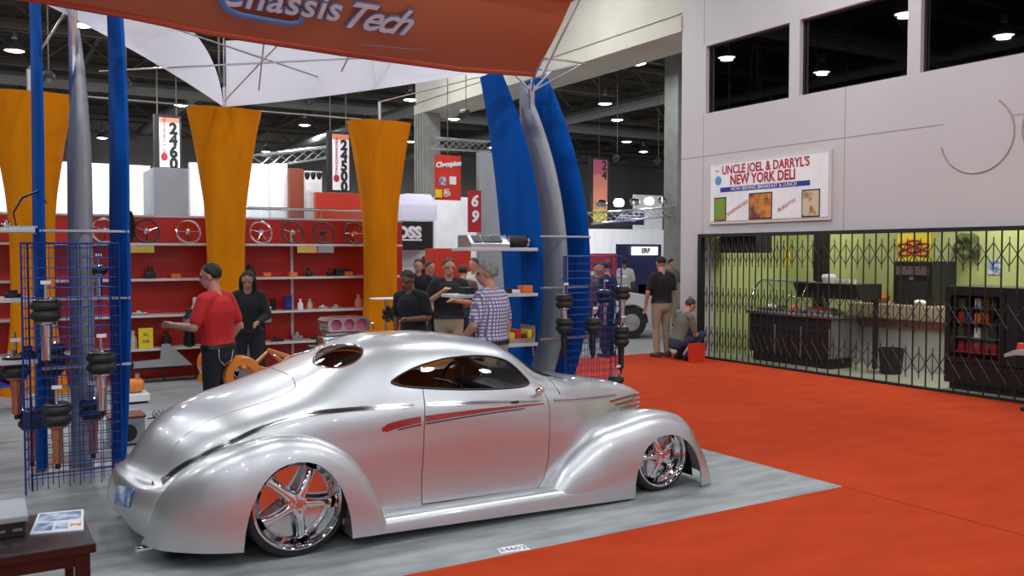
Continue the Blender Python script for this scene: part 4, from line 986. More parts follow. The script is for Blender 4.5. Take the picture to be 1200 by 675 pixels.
wk = empty('wire_stand', (2.02, 11.1, 0), 'small black wire stand on the carpet just behind the silver car trunk', 'wire stand')
q = atZ(186, 490, 0)
wk.location = (q.x, q.y, 0)
mb = MB()
for dx in (-.05, 0, .05): mb.tube([(q.x+dx,q.y,.008),(q.x+dx-.02,q.y,.05),(q.x+dx,q.y,.09),(q.x+dx+.02,q.y,.05),(q.x+dx,q.y,.008)], .006, 5)
mb.tube([(q.x-.12,q.y,.008),(q.x+.14,q.y,.008)], .008, 6); obj('wire_loop', mb, M['black'], wk)

# --- orange chassis with blown engine behind the car
EX, EY = 3.42, 9.25
ch = empty('orange_chassis', (3.2, EY, 0), 'orange tube hot rod chassis with blown engine on display behind the silver car', 'chassis')
for dy in (-.35, .35):
    obj('frame_rail', MB().tube([(2.15,EY+dy,.66),(2.5,EY+dy,.64),(3.0,EY+dy,.52),(4.4,EY+dy,.52),(4.9,EY+dy*.7,.60)], .045, 10), M['orange_p'], ch, smooth=True)
for x, z in ((2.18,.66),(2.9,.54),(4.5,.52)): obj('cross_member', MB().tube([(x,EY-.35,z),(x,EY+.35,z)], .04, 10), M['orange_p'], ch, smooth=True)
obj('rear_hoop', MB().tube([(2.5,EY-.35,.62),(2.72,EY-.36,.82),(2.95,EY-.35,.60)], .025, 8).tube([(2.72,EY-.36,.82),(2.72,EY+.36,.82)], .025, 8).tube([(2.5,EY+.35,.62),(2.72,EY+.36,.82),(2.95,EY+.35,.60)], .025, 8), M['orange_p'], ch, smooth=True)
obj('brake_drum', MB().lathe([(.10,0),(.17,.0),(.18,.04),(.18,.20),(.14,.21),(.10,.205),(.10,0)], (2.2,EY-.62,.70), 'Y', 24), M['orange_p'], ch, smooth=True, angle=40)
obj('brake_drum', MB().lathe([(.10,0),(.17,.0),(.18,.04),(.18,.20),(.14,.21),(.10,.205),(.10,0)], (2.2,EY+.42,.70), 'Y', 24), M['orange_p'], ch, smooth=True, angle=40)
obj('axle', MB().tube([(2.2,EY-.6,.70),(2.2,EY+.6,.70)], .05, 12).sphere((2.2,EY,.70), .14, n=12), M['chrome_s'], ch, smooth=True)
obj('stand', MB().box(2.5,2.58,EY-.3,EY+.3,0,.58).box(4.2,4.28,EY-.3,EY+.3,0,.50), M['black'], ch)
obj('engine_block', MB().rbox(3.1,3.75,EY-.2,EY+.2,.42,.80,.03).rbox(3.12,3.72,EY-.33,EY-.12,.66,.86,.03).rbox(3.12,3.72,EY+.12,EY+.33,.66,.86,.03), M['black'], ch, smooth=True)
obj('supercharger', MB().rbox(3.16,3.66,EY-.13,EY+.13,.82,.98,.03).rbox(3.2,3.62,EY-.10,EY+.10,.98,1.02,.01), M['chrome_s'], ch, smooth=True)
# scoop with three round throats, facing the camera side
scp = MB(); sy0, sy1 = EY-.22, EY+.12
n_ = 24
oc = [(EX-.22,1.02),(EX+.22,1.02),(EX+.235,1.05),(EX+.235,1.13),(EX+.20,1.165),(EX-.20,1.165),(EX-.235,1.13),(EX-.235,1.05)]
oc = [(x, z+.02) for x, z in oc]
body_s = raw(MB().prism(oc, lambda x, z: (x, sy0, z), lambda x, z: (x, sy1, z)))
for k in (-1, 0, 1):
    c_ = raw(MB().lathe([(.058,-.3),(.058,.20)], (EX+.143*k, sy0+.05, 1.112), 'Y', 24)); boolean(body_s, c_, 'DIFFERENCE'); kill(c_)
place(body_s, 'air_scoop', M['chrome_s'], ch, 35)
for k in (-1, 0, 1): obj('throttle_plate', MB().lathe([(.001,0),(.0575,0),(.0575,.004),(.001,.004)], (EX+.143*k, sy0+.06, 1.112), 'Y', 24), M['pink'], ch)
obj('scoop_arm', MB().tube([(EX-.235,sy0+.05,1.10),(EX-.30,sy0+.05,1.12),(EX-.30,sy0+.05,1.06)], .01, 6).tube([(EX+.235,sy0+.05,1.10),(EX+.29,sy0+.05,1.11),(EX+.29,sy0+.05,1.05)], .01, 6), M['chrome_s'], ch)

# --- kiosk next to the woman, stand beside the black polo man
ki = empty('kiosk', (3.15, 12.0, 0), 'grey topped kiosk on a dark pillar beside the woman in black', 'kiosk')
pk = atY(299, 372, 12.0)
obj('kiosk_top', MB().rbox(pk.x-.2, pk.x+.18, 11.85, 12.25, .95, 1.16, .01), M['alu'], ki); obj('kiosk_pillar', MB().box(pk.x-.12, pk.x-.02, 11.98, 12.12, .03, .95), M['steel'], ki); obj('kiosk_pillar', MB().box(pk.x+.0, pk.x+.13, 11.98, 12.12, .03, .95), M['black'], ki)
obj('kiosk_foot', MB().rbox(pk.x-.25, pk.x+.25, 11.8, 12.3, 0, .03, .01), M['steel'], ki)
pk = atY(452, 352, 10.6)
hs = empty('hub_stand', (pk.x, 10.6, 0), 'slim stand with small white tray and black rotor in front of the right orange column', 'stand')
obj('stand_pole', MB().tube([(pk.x,10.6,.02),(pk.x,10.6,1.28)], .015, 8), M['steel'], hs); obj('stand_base', MB().lathe([(.001,0),(.16,0),(.16,.015),(.02,.03),(.001,.03)], (pk.x,10.6,0), 'Z', 20), M['black'], hs)
obj('tray', MB().rbox(pk.x-.16, pk.x+.2, 10.5, 10.75, 1.28, 1.30, .005), M['white'], hs)
mb = MB()
for k in range(7):
    a = 2*PI*k/7; mb.tube([(pk.x,10.5,1.10),(pk.x+.1*math.cos(a),10.48,1.10+.1*math.sin(a))], [.03,.028], 8)
obj('rotor', mb.lathe([(.001,-.04),(.06,-.03),(.06,.03),(.001,.04)], (pk.x,10.5,1.10), 'Y', 16), M['black'], hs, smooth=True)

# --- low table with brochure
tb = empty('side_table', (-.1, 4.02, 0), 'dark wooden table at the lower left corner of the photo', 'table')
obj('table_top', MB().rbox(-1.1, .385, 3.76, 4.30, .71, .75, .006), M['wood_d'], tb)
obj('apron', MB().box(-1.07, .36, 3.785, 3.81, .66, .71).box(-1.07, .36, 4.25, 4.275, .66, .71).box(.335, .36, 3.81, 4.25, .66, .71), M['wood_d'], tb)
for (x, y) in ((.31,3.775),(.31,4.235),(-1.08,3.775),(-1.08,4.235)): obj('leg', MB().rbox(x, x+.055, y, y+.055, 0, .71, .003), M['wood_d'], tb)
br = empty('brochure', (.27, 4.12, .7505), 'glossy brochure with car pictures lying on the dark table', 'brochure')
A = [atZ(35,627,.7505), atZ(98,622,.7505), atZ(98,598,.7505), atZ(45,603,.7505)]
def quad_prism(A, z0, z1): return MB().prism(A, lambda x, y: (x, y, z0), lambda x, y: (x, y, z1))
obj('cover', quad_prism([(p.x, p.y) for p in A], .7505, .756), M['paper'], br)
def lerp4(A, u, v): return (A[0]*(1-u)*(1-v) + A[1]*u*(1-v) + A[2]*u*v + A[3]*(1-u)*v)
for (u0,u1,v0,v1,m_) in ((.05,.95,.52,.93,'photo_b'),(.06,.40,.08,.46,'photo_b'),(.45,.70,.10,.44,'photo_b'),(.74,.95,.10,.44,'photo_r')):
    obj('printed_picture', quad_prism([(lerp4(A,u,v).x, lerp4(A,u,v).y) for u, v in ((u0,v0),(u1,v0),(u1,v1),(u0,v1))], .756, .7565), M[m_], br)
gb = empty('equipment_box', (-.1, 4.1, .7505), 'flat grey and black equipment box on the dark table at the left edge', 'box')
obj('box_lid', MB().rbox(-.5, .165, 3.98, 4.28, .81, .835, .006), M['grey_p'], gb); obj('box_base', MB().rbox(-.49, .155, 3.99, 4.27, .751, .81, .004), M['black'], gb)
for x in (-.02, .05, .11): obj('slot', MB().box(x, x+.035, 3.986, 3.99, .775, .785), M['steel'], gb)
# number sticker on the carpet
fs = empty('floor_sticker', (2.85, 4.78, .0015), 'white booth number sticker on edge of the grey carpet beside the car', 'sticker')
A = [atZ(*p, .0015) for p in ((587,649),(622,644),(612,638),(582,643))]
obj('sticker_sheet', quad_prism([(p.x, p.y) for p in A], .0015, .0035), M['white'], fs)
c_ = sum(A, Vector())/4; mb = text_mb('24602', .075, .001); mb.xf(frame_m(c_+Vector((0,0,.0025)), A[1]-A[0], (0,1,0))); obj('sticker_number', mb, M['black'], fs)
# ================================================================ DELI: gate, sign, furniture
gate = empty('folding_gate', (11.2, 7.3, 0), 'black folding scissor security gate closed across the deli front', 'gate')
GXp = 11.17
gy0, gy1 = GY0+.02, GY1-.02
obj('top_track', MB().box(GXp-.04, GXp+.06, gy0, gy1, GT-.06, GT-.005), M['black'], gate)
obj('bottom_track', MB().box(GXp-.035, GXp+.03, gy0, gy1, .002, .035), M['black'], gate)
obj('end_post', MB().box(GXp-.04, GXp+.06, gy1-.09, gy1, .035, GT-.06), M['black'], gate)
ys = []
y = gy1 - .14
while y > 10.0: ys.append((y, 'd')); y -= .135
while y > gy0+.1: ys.append((y, 's')); y -= .205
for (y, k) in ys:
    obj('gate_bar', MB().box(GXp-.006, GXp+.006, y-.009, y+.009, .035, GT-.06), M['black'], gate)
for zc in (1.86, 1.06, .36):
    mb = MB()
    for (a, ka), (b, kb) in zip(ys, ys[1:]):
        m_ = (a+b)/2
        for (p, q) in (((a, zc), (m_, zc+.15)), ((m_, zc+.15), (b, zc)), ((b, zc), (m_, zc-.15)), ((m_, zc-.15), (a, zc))):
            mb.tube([(GXp-.012, p[0], p[1]), (GXp-.012, q[0], q[1])], .0075, 4)
        mb.box(GXp-.010, GXp, m_-.005, m_+.005, zc-.22, zc+.22)
    obj('scissor_lattice', mb, M['black'], gate)
# sign
sg_ = empty('deli_sign', (W0-.03, 10.49, 2.38), "white wall sign reading UNCLE JOEL & DARRYL'S NEW YORK DELI above the folding gate", 'sign')
SY0, SY1, SZ0, SZ1 = 11.81, 9.17, 2.385, 3.465    # left, right
obj('sign_frame', MB().box(W0-.035, W0-.001, SY1, SY0, SZ0, SZ1), M['offwhite'], sg_)
obj('sign_board', MB().box(W0-.042, W0-.035, SY1+.05, SY0-.05, SZ0+.05, SZ1-.05), M['white'], sg_)
def sgn(u, v): return Vector((W0-.044, SY0-(SY0-SY1)*u, SZ0+(SZ1-SZ0)*v))
def sign_text(s, u, v, size, m_, rot=0, fit=None, **k):
    mb = text_mb(s, size, .003, **k)
    if fit:
        w_ = max(p[0] for p in mb.v)-min(p[0] for p in mb.v); mb.v = [(p[0]*fit/w_, p[1], p[2]) for p in mb.v]
    xa = Vector((0,-math.cos(rot),math.sin(rot))); ya = Vector((0,math.sin(rot),math.cos(rot)))
    mb.xf(frame_m(sgn(u, v), xa, ya)); return obj('sign_lettering', mb, m_, sg_)
sign_text("UNCLE JOEL & DARRYL'S", .485, .855, .21, M['sign_red'], bold=.006, fit=1.90)
sign_text('NEW YORK DELI', .47, .685, .23, M['sign_red'], bold=.007, fit=1.42)
a, b = sgn(.11, .585), sgn(.85, .51)
obj('blue_band', MB().box(W0-.045, W0-.042, b.y, a.y, b.z, a.z), M['sign_blue'], sg_)
mbt = text_mb('NOW SERVING BREAKFAST & LUNCH', .085, .003); mbt.xf(frame_m(sgn(.48,.547)+Vector((-.003,0,0)), (0,-1,0), (0,0,1))); obj('sign_lettering', mbt, M['white'], sg_)
for (u0,u1,v0,v1,m_) in ((.055,.165,.05,.43,'food_g'),(.365,.56,.05,.46,'food_y'),(.79,.925,.05,.45,'food_b')):
    a, b = sgn(u0, v1), sgn(u1, v0)
    obj('picture_edge', MB().box(W0-.045, W0-.042, b.y, a.y, b.z, a.z), M['black'], sg_)
    obj('food_picture', MB().box(W0-.048, W0-.045, b.y+.02, a.y-.02, b.z+.02, a.z-.02), M[m_], sg_)
sign_text('SANDWICHES', .265, .24, .085, M['sign_red'], rot=.42)
sign_text('BURRITOS', .675, .24, .085, M['sign_red'], rot=.42)
sign_text('best', .08, .86, .05, M['sign_red'])
obj('sign_logo', MB().lathe([(.001,0),(.07,0),(.08,.002),(.001,.002)], sgn(.09,.70), 'X', 20), M['blue_l'], sg_)
# square plate on the pillar and small outlet
thing1('wall_outlet', MB().rbox(W0-.012, W0-.001, 12.28, 12.34, 1.0, 1.1, .003), M['alu'], 'small metal outlet plate on the wall end left of the gate', 'outlet')

# inside
DB = 13.6
def tube_light(y):
    t = empty('fluorescent_light', (12.5, y, 3.12), 'long fluorescent ceiling light inside the deli, ' + {10.6: 'above the dark counter', 7.6: 'above the oven end', 4.6: 'beyond the drinks cooler'}[y], 'ceiling lamp', 'fluorescent lights inside the deli')
    obj('light_housing', MB().rbox(11.9, 13.1, y-.12, y+.12, 3.14, 3.199, .01), M['white'], t)
    obj('light_tube', MB().tube([(11.95,y-.05,3.125),(13.05,y-.05,3.125)], .016, 8).tube([(11.95,y+.05,3.125),(13.05,y+.05,3.125)], .016, 8), M['lamp'], t)
    l = bpy.data.lights.new('tube_glow', 'AREA'); l.shape = 'RECTANGLE'; l.size = 1.1; l.size_y = .2; l.energy = DELI_W; l.color = (.95,1.0,.85)
    o = bpy.data.objects.new('tube_glow', l); sc.collection.objects.link(o); o.parent = t; o.location = (0,0,-.03)
for y in (10.6, 7.6, 4.6): tube_light(y)
# salad bar / deli case
dc = empty('deli_case', (12.0, 10.4, 0), 'long dark deli counter with glass dome behind left part of the gate', 'deli counter')
cx0, cx1, cy0, cy1 = 11.70, 12.35, 9.54, 11.28
obj('kick_plate', MB().box(cx0+.05, cx1-.05, cy0+.05, cy1-.05, 0.003, .16), M['black'], dc)
obj('cabinet', MB().rbox(cx0, cx1, cy0, cy1, .16, .82, .02), M['dark_in'], dc)
for k in range(3):
    a = cy1 - .06 - k*.56; obj('cabinet_door', MB().rbox(cx0-.02, cx0-.001, a-.52, a, .20, .62, .01), M['black'], dc)
    obj('door_trim', MB().box(cx0-.022, cx0-.001, a-.55, a-.53, .18, .66), M['alu'], dc)
obj('end_panel', MB().box(cx0+.01, cx1-.01, cy0-.012, cy0-.001, .18, .80), M['steel'], dc)
obj('counter_top', MB().rbox(cx0-.06, cx1+.05, cy0-.08, cy1+.05, .82, .88, .015), M['steel'], dc)
g = []
for i in range(13):
    a = PI*i/12; g.append([(12.02-.30*math.cos(a), cy1-.02-1.1*j/6, .90+.50*math.sin(a)) for j in range(7)])
obj('glass_dome', MB().grid(g), M['glass'], dc, smooth=True)
for y in (cy1-.02, cy1-1.12): obj('dome_arch', MB().tube([(12.02-.30*math.cos(PI*i/12), y, .90+.50*math.sin(PI*i/12)) for i in range(13)], .014, 6), M['chrome_s'], dc, smooth=True)
obj('dome_rail', MB().tube([(12.02,cy1-.02,1.40),(12.02,cy1-1.12,1.40)], .02, 8), M['alu'], dc)
foods = [('white','bowl of white food'),('green','tray of green salad'),('orange_box','tray of orange food'),('cream','tray of pale food'),('red_p','tray of red food'),('green','second tray of green salad')]
for k, (m_, nm) in enumerate(foods):
    y = cy1-.22-.26*k; t = empty('food_tray', (12.0, y, .881), nm + ' in the deli counter, ' + ('number'[:0] + ['at its left end','left of its middle','just left of its middle','just right of its middle','right of its middle','at its right end'][k]), 'food tray', 'food trays in the deli counter')
    obj('tray', MB().rbox(11.82, 12.18, y-.115, y+.115, .881, .93, .01), M['steel'], t)
    obj('food', MB().sphere((12.0, y, .93), .09, n=10, sc_=(1.2,1,.6)), M[m_], t, smooth=True)
hd = empty('sneeze_hood', (12.2, 9.9, 1.12), 'black hooded food warmer above the right end of the deli counter', 'food warmer')
obj('hood', MB().prism([(11.98,1.13),(12.5,1.13),(12.5,1.38),(11.85,1.38)], lambda x, z: (x, 9.2, z), lambda x, z: (x, 10.45, z)), M['black'], hd)
obj('hood_leg', MB().box(12.42,12.48,9.24,9.30,0.003,1.13).box(12.42,12.48,10.35,10.41,0.003,1.13), M['black'], hd)
thing1('cup_stack', MB().lathe([(.001,0),(.10,0),(.12,.10),(.10,.14),(.001,.15)], (12.15, 9.95, 1.381), 'Z', 14), M['white'], 'white cup stack on top of the black food warmer', 'cups')
for k in range(4): thing1('cup', MB().lathe([(.03,0),(.04,.07),(.036,.07),(.001,.01)], (12.1, 9.75-.11*k, 1.381), 'Z', 12), M['white'], 'small white cup upturned on the black food warmer, %s' % ['leftmost','second from left','second from right','rightmost'][k], 'cup', 'cups on the food warmer')
# black pillar and dark screens
thing1('dark_pillar', MB().rbox(12.55, 12.72, 10.42, 10.62, .003, 3.19, .01), M['black'], 'tall black pillar inside the deli behind the counter', 'pillar')
thing1('menu_box', MB().rbox(11.6, 12.0, 11.05, 11.95, 1.88, 2.30, .02).box(11.75,11.85,11.4,11.5,2.30,3.199), M['black'], 'black box hanging at the upper left behind the gate', 'hanging box')
def wall_pt(px, py): return atX(px, py, DB-.02)
yc_ = empty('round_sign', (DB-.03, 0, 0), 'round yellow disc on the green deli wall above the glass dome', 'wall sign'); p = wall_pt(913, 303); yc_.location = (DB-.02, p.y, p.z)
obj('disc', MB().lathe([(.001,-.012),(.26,-.012),(.27,0),(.001,0)], (DB-.004, p.y, p.z+.02), 'X', 28), M['yellow'], yc_); obj('disc_mark', MB().box(DB-.022, DB-.017, p.y-.12, p.y+.12, p.z-.04, p.z+.06), M['food_y'], yc_)
p0, p1 = wall_pt(1052, 274), wall_pt(1090, 306)
ypo = empty('pretzel_poster', (DB-.02, (p0.y+p1.y)/2, p1.z), 'yellow poster with red pretzel shapes above the black oven in the deli', 'poster')
obj('poster_sheet', MB().box(DB-.02, DB-.002, p1.y, p0.y, p1.z, p0.z), M['yellow'], ypo)
c_ = Vector((DB-.024, (p0.y+p1.y)/2, (p0.z+p1.z)/2))
for k in range(3):
    o_ = c_ + Vector((0, .16-.16*k, -.04+.05*(k % 2)))
    obj('pretzel', MB().tube([o_+Vector((0, .13*math.sin(2*a), .10*math.sin(a))) for a in [2*PI*i/24 for i in range(25)]], .018, 6), M['sign_red'], ypo, smooth=True)
wr = empty('wreath', (DB-.05, 0, 0), 'round dark green wreath on the green deli wall', 'wreath'); p = wall_pt(1137, 288); wr.location = (DB-.06, p.y, p.z)
obj('wreath_ring', MB().tube([(DB-.11, p.y+.14*math.cos(a), p.z+.14*math.sin(a)) for a in [2*PI*i/24 for i in range(26)]], [.075+.02*math.sin(5*i) for i in range(26)], 8, caps=False), M['green'], wr, smooth=True)
p = wall_pt(1165, 313); thing1('notice', MB().box(DB-.012, DB-.002, p.y-.1, p.y+.1, p.z-.12, p.z+.12), M['photo_b'], 'small blue and white notice on the green deli wall', 'notice')
# back counter
bc = empty('back_counter', (13.1, 9.0, 0), 'long cream topped back counter inside the deli', 'counter')
obj('counter_base', MB().box(12.9, 13.59, 7.6, 10.0, .003, .78), M['offwhite'], bc); obj('counter_front', MB().box(12.8, 12.9, 7.6, 10.0, .66, .80), M['counter_r'], bc)
obj('counter_top', MB().rbox(12.76, 13.59, 7.58, 10.03, .80, 1.04, .02), M['cream'], bc)
ov = empty('oven', (13.1, 8.9, 1.04), 'tall black oven on the back counter under the yellow poster', 'oven')
pa, pb = atX(1047, 306, 12.9), atX(1092, 356, 12.9)
obj('oven_body', MB().rbox(12.9, 13.5, pb.y, pa.y, 1.041, pa.z, .02), M['black'], ov); obj('oven_window', MB().rbox(12.888, 12.90, pb.y+.08, pa.y-.08, 1.1, 1.1+(pa.z-1.1)*.5, .005), M['dark_in'], ov)
obj('oven_panel', MB().box(12.885, 12.90, pb.y+.06, pa.y-.06, pa.z-.22, pa.z-.08), M['steel'], ov); obj('oven_badge', MB().box(12.88, 12.889, (pa.y+pb.y)/2-.04, (pa.y+pb.y)/2+.04, 1.45, 1.50), M['photo_b'], ov)
for px, m_, lab in ((1018,'green','leafy basket on the back counter left of the oven'),(1033,'food_y','brown basket on the back counter left of the oven')):
    p = atX(px, 352, 13.0); thing1('bread_basket', MB().lathe([(.001,0),(.10,0),(.14,.10),(.10,.16),(.001,.20)], (13.0, p.y, 1.041), 'Z', 14), M[m_], lab, 'basket', smooth=True)
p = atX(1078, 357, 12.83); thing1('bread_roll', MB().sphere((12.83, p.y, 1.09), .07, n=8, sc_=(1,1.6,.7)), M['white'], 'white wrapped roll on the back counter in front of the oven', 'roll', smooth=True)
tbn = empty('trash_bin', (13.0, 7.4, 0), 'black waste bin on the floor below the back counter behind the gate', 'bin'); p = atZ(1044, 438, 0)
obj('bin_body', MB().lathe([(.001,.003),(.15,.003),(.19,.38),(.20,.40),(.17,.40),(.14,.05),(.001,.04)], (p.x, p.y, 0), 'Z', 20), M['black'], tbn, smooth=True, angle=40); tbn.location = (p.x, p.y, 0)
for v in tbn.children: v.location = (0,0,0); v.data.transform(Matrix.Translation(Vector((13.0,7.4,0))-Vector((p.x,p.y,0))))
# drinks cooler
cl = empty('drinks_cooler', (11.8, 6.6, 0), 'black glass door drinks cooler behind the right part of the gate', 'cooler')
c0, c1 = atX(1108, 335, 11.5), atX(1178, 335, 11.5)
zt = c0.z; yA, yB = c0.y, 5.2
obj('cooler_side', MB().box(11.5, 12.2, yA-.05, yA, .10, zt).box(11.5, 12.2, yB, yB+.05, .10, zt).box(11.5, 12.2, yB+.05, yA-.05, zt-.10, zt).box(11.5, 12.2, yB+.05, yA-.05, .10, .38).box(12.1, 12.2, yB+.05, yA-.05, .38, zt-.10), M['black'], cl)
obj('cooler_foot', MB().box(11.55, 12.1, yB+.05, yA-.05, .003, .10), M['dark_in'], cl)
obj('cooler_door', MB().box(11.48, 11.5, yA-.85, yA-.03, .40, .46).box(11.48, 11.5, yA-.85, yA-.03, zt-.12, zt-.06).box(11.48, 11.5, yA-.09, yA-.03, .46, zt-.12).box(11.48, 11.5, yA-.85, yA-.79, .46, zt-.12), M['black'], cl)
obj('door_glass', MB().box(11.485, 11.492, yA-.79, yA-.09, .46, zt-.12), M['glass'], cl)
obj('dark_panel', MB().box(11.485, 11.499, yB+.05, yA-.86, .40, zt-.06), M['black'], cl)
for k in range(4): obj('cooler_shelf', MB().box(11.56, 12.05, yA-.80, yA-.06, .52+.2*k, .53+.2*k), M['steel'], cl)
cols_ = ['red_p','white','blue_p','green','orange_box','dark_in']
for k in range(4):
    for j in range(6):
        if (k, j) in ((2, 4), (3, 1)): continue
        m_ = cols_[(j*2+k*3) % 6] if k else 'sign_red'
        thing1('drink_can', MB().lathe([(.001,0),(.045,0),(.045,.12),(.035,.135),(.001,.135)], (11.66, yA-.15-.115*j, .5305+.2*k), 'Z', 12), M[m_],
               'drink can on %s shelf of the black drinks cooler, %s' % (['the lowest','the second lowest','the second highest','the highest'][k], ['leftmost','second from left','third from left','third from right','second from right','rightmost'][j]), 'drink can', 'cans on %s cooler shelf' % ['the lowest','the second','the third','the top'][k])
# ================================================================ BACKGROUND HALL
def panel_at(x0, x1, y0, y1, Y, m_, name, lab, cat, z0=None, d=.1, group=None, parent=None):
    a, b = atY(x0, y0, Y), atY(x1, y1, Y)
    # height taken at the left edge
    zt = a.z; zb = (atY(x0, y1, Y).z if z0 is None else z0)
    mb = MB().rbox(a.x, b.x, Y, Y+d, zb, zt, .01)
    if parent is not None: return obj(name, mb, M[m_], parent)
    return thing1(name, mb, M[m_], lab, cat, group)
# hanging number signs
def number_sign(x0, x1, y0, y1, Y, digits, lab, top='salmon'):
    a, b = atY(x0, y0, Y), atY(x1, y1, Y); w_ = b.x-a.x; zb = atY(x0, y1, Y).z; h = a.z-zb
    t = empty('hanging_sign', ((a.x+b.x)/2, Y, zb), lab, 'sign', 'hanging booth number signs')
    obj('sign_frame', MB().rbox(a.x, b.x, Y, Y+.12, zb, a.z, .01), M['black'], t)
    f = .12*w_
    obj('sign_face', MB().box(a.x+f*1.6, b.x-f*.6, Y-.01, Y-.001, zb+f*.5, a.z-f), M['white'], t)
    obj('sign_heading', MB().box(a.x+f*1.6, b.x-f*.6, Y-.014, Y-.0105, a.z-f-h*.09, a.z-f), M[top], t)
    cx = a.x + w_*.70; n = len(digits)
    for i, d_ in enumerate(digits):
        mb = text_mb(d_, h/(n*1.02)*1.15 if n > 1 else .4, .004, bold=.015); mb.xf(frame_m(Vector((cx, Y-.018, a.z-f-h*(.10+.86*(i+.5)/n))), (1,0,0), (0,0,1))); obj('sign_digit', mb, M['black'], t)
    mb = text_mb('PERFORMANCE HALL', w_*.16, .004); mb.xf(frame_m(Vector((a.x+w_*.36, Y-.018, a.z-f-h*.36)), (0,0,-1), (1,0,0))); obj('sign_lettering', mb, M['sign_red'], t)
    obj('sign_emblem', MB().sphere((a.x+w_*.36, Y-.015, zb+h*.22), w_*.13, n=10, sc_=(1,.1,1.2)), M['sign_red'], t)
    for s_ in (.15, .85): obj('cable', MB().tube([(a.x+w_*s_, Y+.06, a.z), (a.x+w_*s_, Y+.06, 9.9)], .012, 4), M['truss'], t)
number_sign(180, 213, 133, 197, 18.5, '2460', 'tall black framed hanging sign numbered 2460 between the left two orange columns')
number_sign(384, 411, 153, 224, 18.5, '24500', 'tall black framed hanging sign numbered 24500 left of the right orange column')
# coloured banner right of the towers
a = atY(692, 185, 22); b = atY(714, 262, 22)
t = empty('hanging_banner', (a.x+.4, 22, atY(692,262,22).z), 'narrow hanging banner in magenta, salmon and yellow right of the right tower', 'banner')
zt = a.z; zb = atY(692, 262, 22).z; h = zt-zb; w_ = b.x-a.x
obj('banner_frame', MB().rbox(a.x, b.x, 22, 22.1, zb, zt, .01), M['black'], t)
for v0, v1, m_ in ((.76,.98,'pink'),(.22,.76,'salmon'),(.02,.22,'yellow')): obj('banner_panel', MB().box(a.x+w_*.14, b.x-w_*.12, 21.99, 21.999, zb+h*v0, zb+h*v1), M[m_], t)
for i, d_ in enumerate('24'):
    mb = text_mb(d_, .38, .004, bold=.01); mb.xf(frame_m(Vector((a.x+w_*.72, 21.985, zt-.22-.3*i)), (1,0,0), (0,0,1))); obj('sign_digit', mb, M['black'], t)
obj('cable', MB().tube([(a.x+w_/2,22.05,zt),(a.x+w_/2,22.05,9.9)], .012, 4), M['truss'], t)

def booth_wall(x0, x1, ytop, Y, m_, lab, d=.15, z0=0.0, ybot=None, cat='booth wall'):
    return panel_at(x0, x1, ytop, ybot or 300, Y, m_, 'booth_wall' if z0 == 0 else 'wall_panel', lab, cat, z0=z0, d=d)
booth_wall(-40, 178, 184, 19.5, 'white_drape', 'white draped booth wall seen behind the left tower, above the red display wall')
booth_wall(222, 240, 190, 19.5, 'white_drape', 'narrow white booth wall just left of the middle orange column')
gbx = panel_at(180, 222, 196, 300, 17.5, 'grey_p', 'equipment_cabinet', 'tall grey cabinet under the sign numbered 2460', 'cabinet', z0=0, d=1.2)
booth_wall(286, 316, 191, 19.5, 'white_drape', 'white fabric booth wall immediately right of the middle orange column')
booth_wall(317, 338, 191, 19.3, 'white', 'flat white booth wall left of the brown panel')
booth_wall(339, 357, 197, 19.0, 'brown_p', 'narrow brown booth panel with small spotlights')
booth_wall(358, 378, 200, 19.8, 'white', 'white booth wall right of the brown panel')
booth_wall(370, 424, 225, 17.6, 'red_p', 'orange red booth wall below the sign numbered 24500')
for k, px in enumerate((360, 367, 374)):
    p = atY(px, 206, 18.9); t = empty('spotlight', p, 'small black spotlight on the white wall beside the brown panel, %s' % ['leftmost','middle one','rightmost'][k], 'spotlight', 'spotlights beside the brown panel')
    obj('spot_can', MB().lathe([(.03,-.08),(.06,.0),(.06,.05),(.03,.08)], (0,0,0), 'Z', 10), M['black'], t, world=False, smooth=True); obj('spot_arm', MB().tube([(0,0,.05),(0,.3,.1)], .012, 5), M['black'], t, world=False)
# lighting truss above those booths
def truss(p, q, lab, r=.03, s_=.3, lights=0):
    p, q = Vector(p), Vector(q); t = empty('lighting_truss', (p+q)/2, lab, 'truss'); d = (q-p); n = max(3, int(d.length/.5)); sd = d.cross(Vector((0,0,1))).normalized()*s_/2
    mb = MB()
    ch_ = [Vector((0,0,s_/2))+sd, Vector((0,0,s_/2))-sd, Vector((0,0,-s_/2))]
    for c_ in ch_: mb.tube([p+c_, q+c_], r, 6)
    for i in range(n):
        a_, b_ = p+d*i/n, p+d*(i+1)/n
        for k in range(3): mb.tube([a_+ch_[k], b_+ch_[(k+1) % 3]], r*.5, 4)
    obj('truss_frame', mb, M['alu'], t)
    for k in range(lights):
        c_ = p + d*(k+.5)/lights + Vector((0,0,.28)); obj('truss_light', MB().lathe([(.001,0),(.13,.02),(.16,.14),(.10,.22),(.001,.24)], c_, 'Z', 12), M['lamp'] if k % 2 else M['chrome_s'], t, smooth=True)
    return t
A, B_ = atY(300, 190, 21), atY(400, 176, 24); truss(A, B_, 'silver lighting truss above the white booth walls between the orange columns')
A, B_ = atY(505, 168, 22), atY(575, 172, 25); truss(A, B_, 'silver lighting truss over the white wall between right orange column and right tower', lights=0)
A, B_ = atY(694, 256, 20), atY(798, 247, 24); tt = truss(A, B_, 'black and silver lighting truss with bright lamps right of the right tower', lights=6)
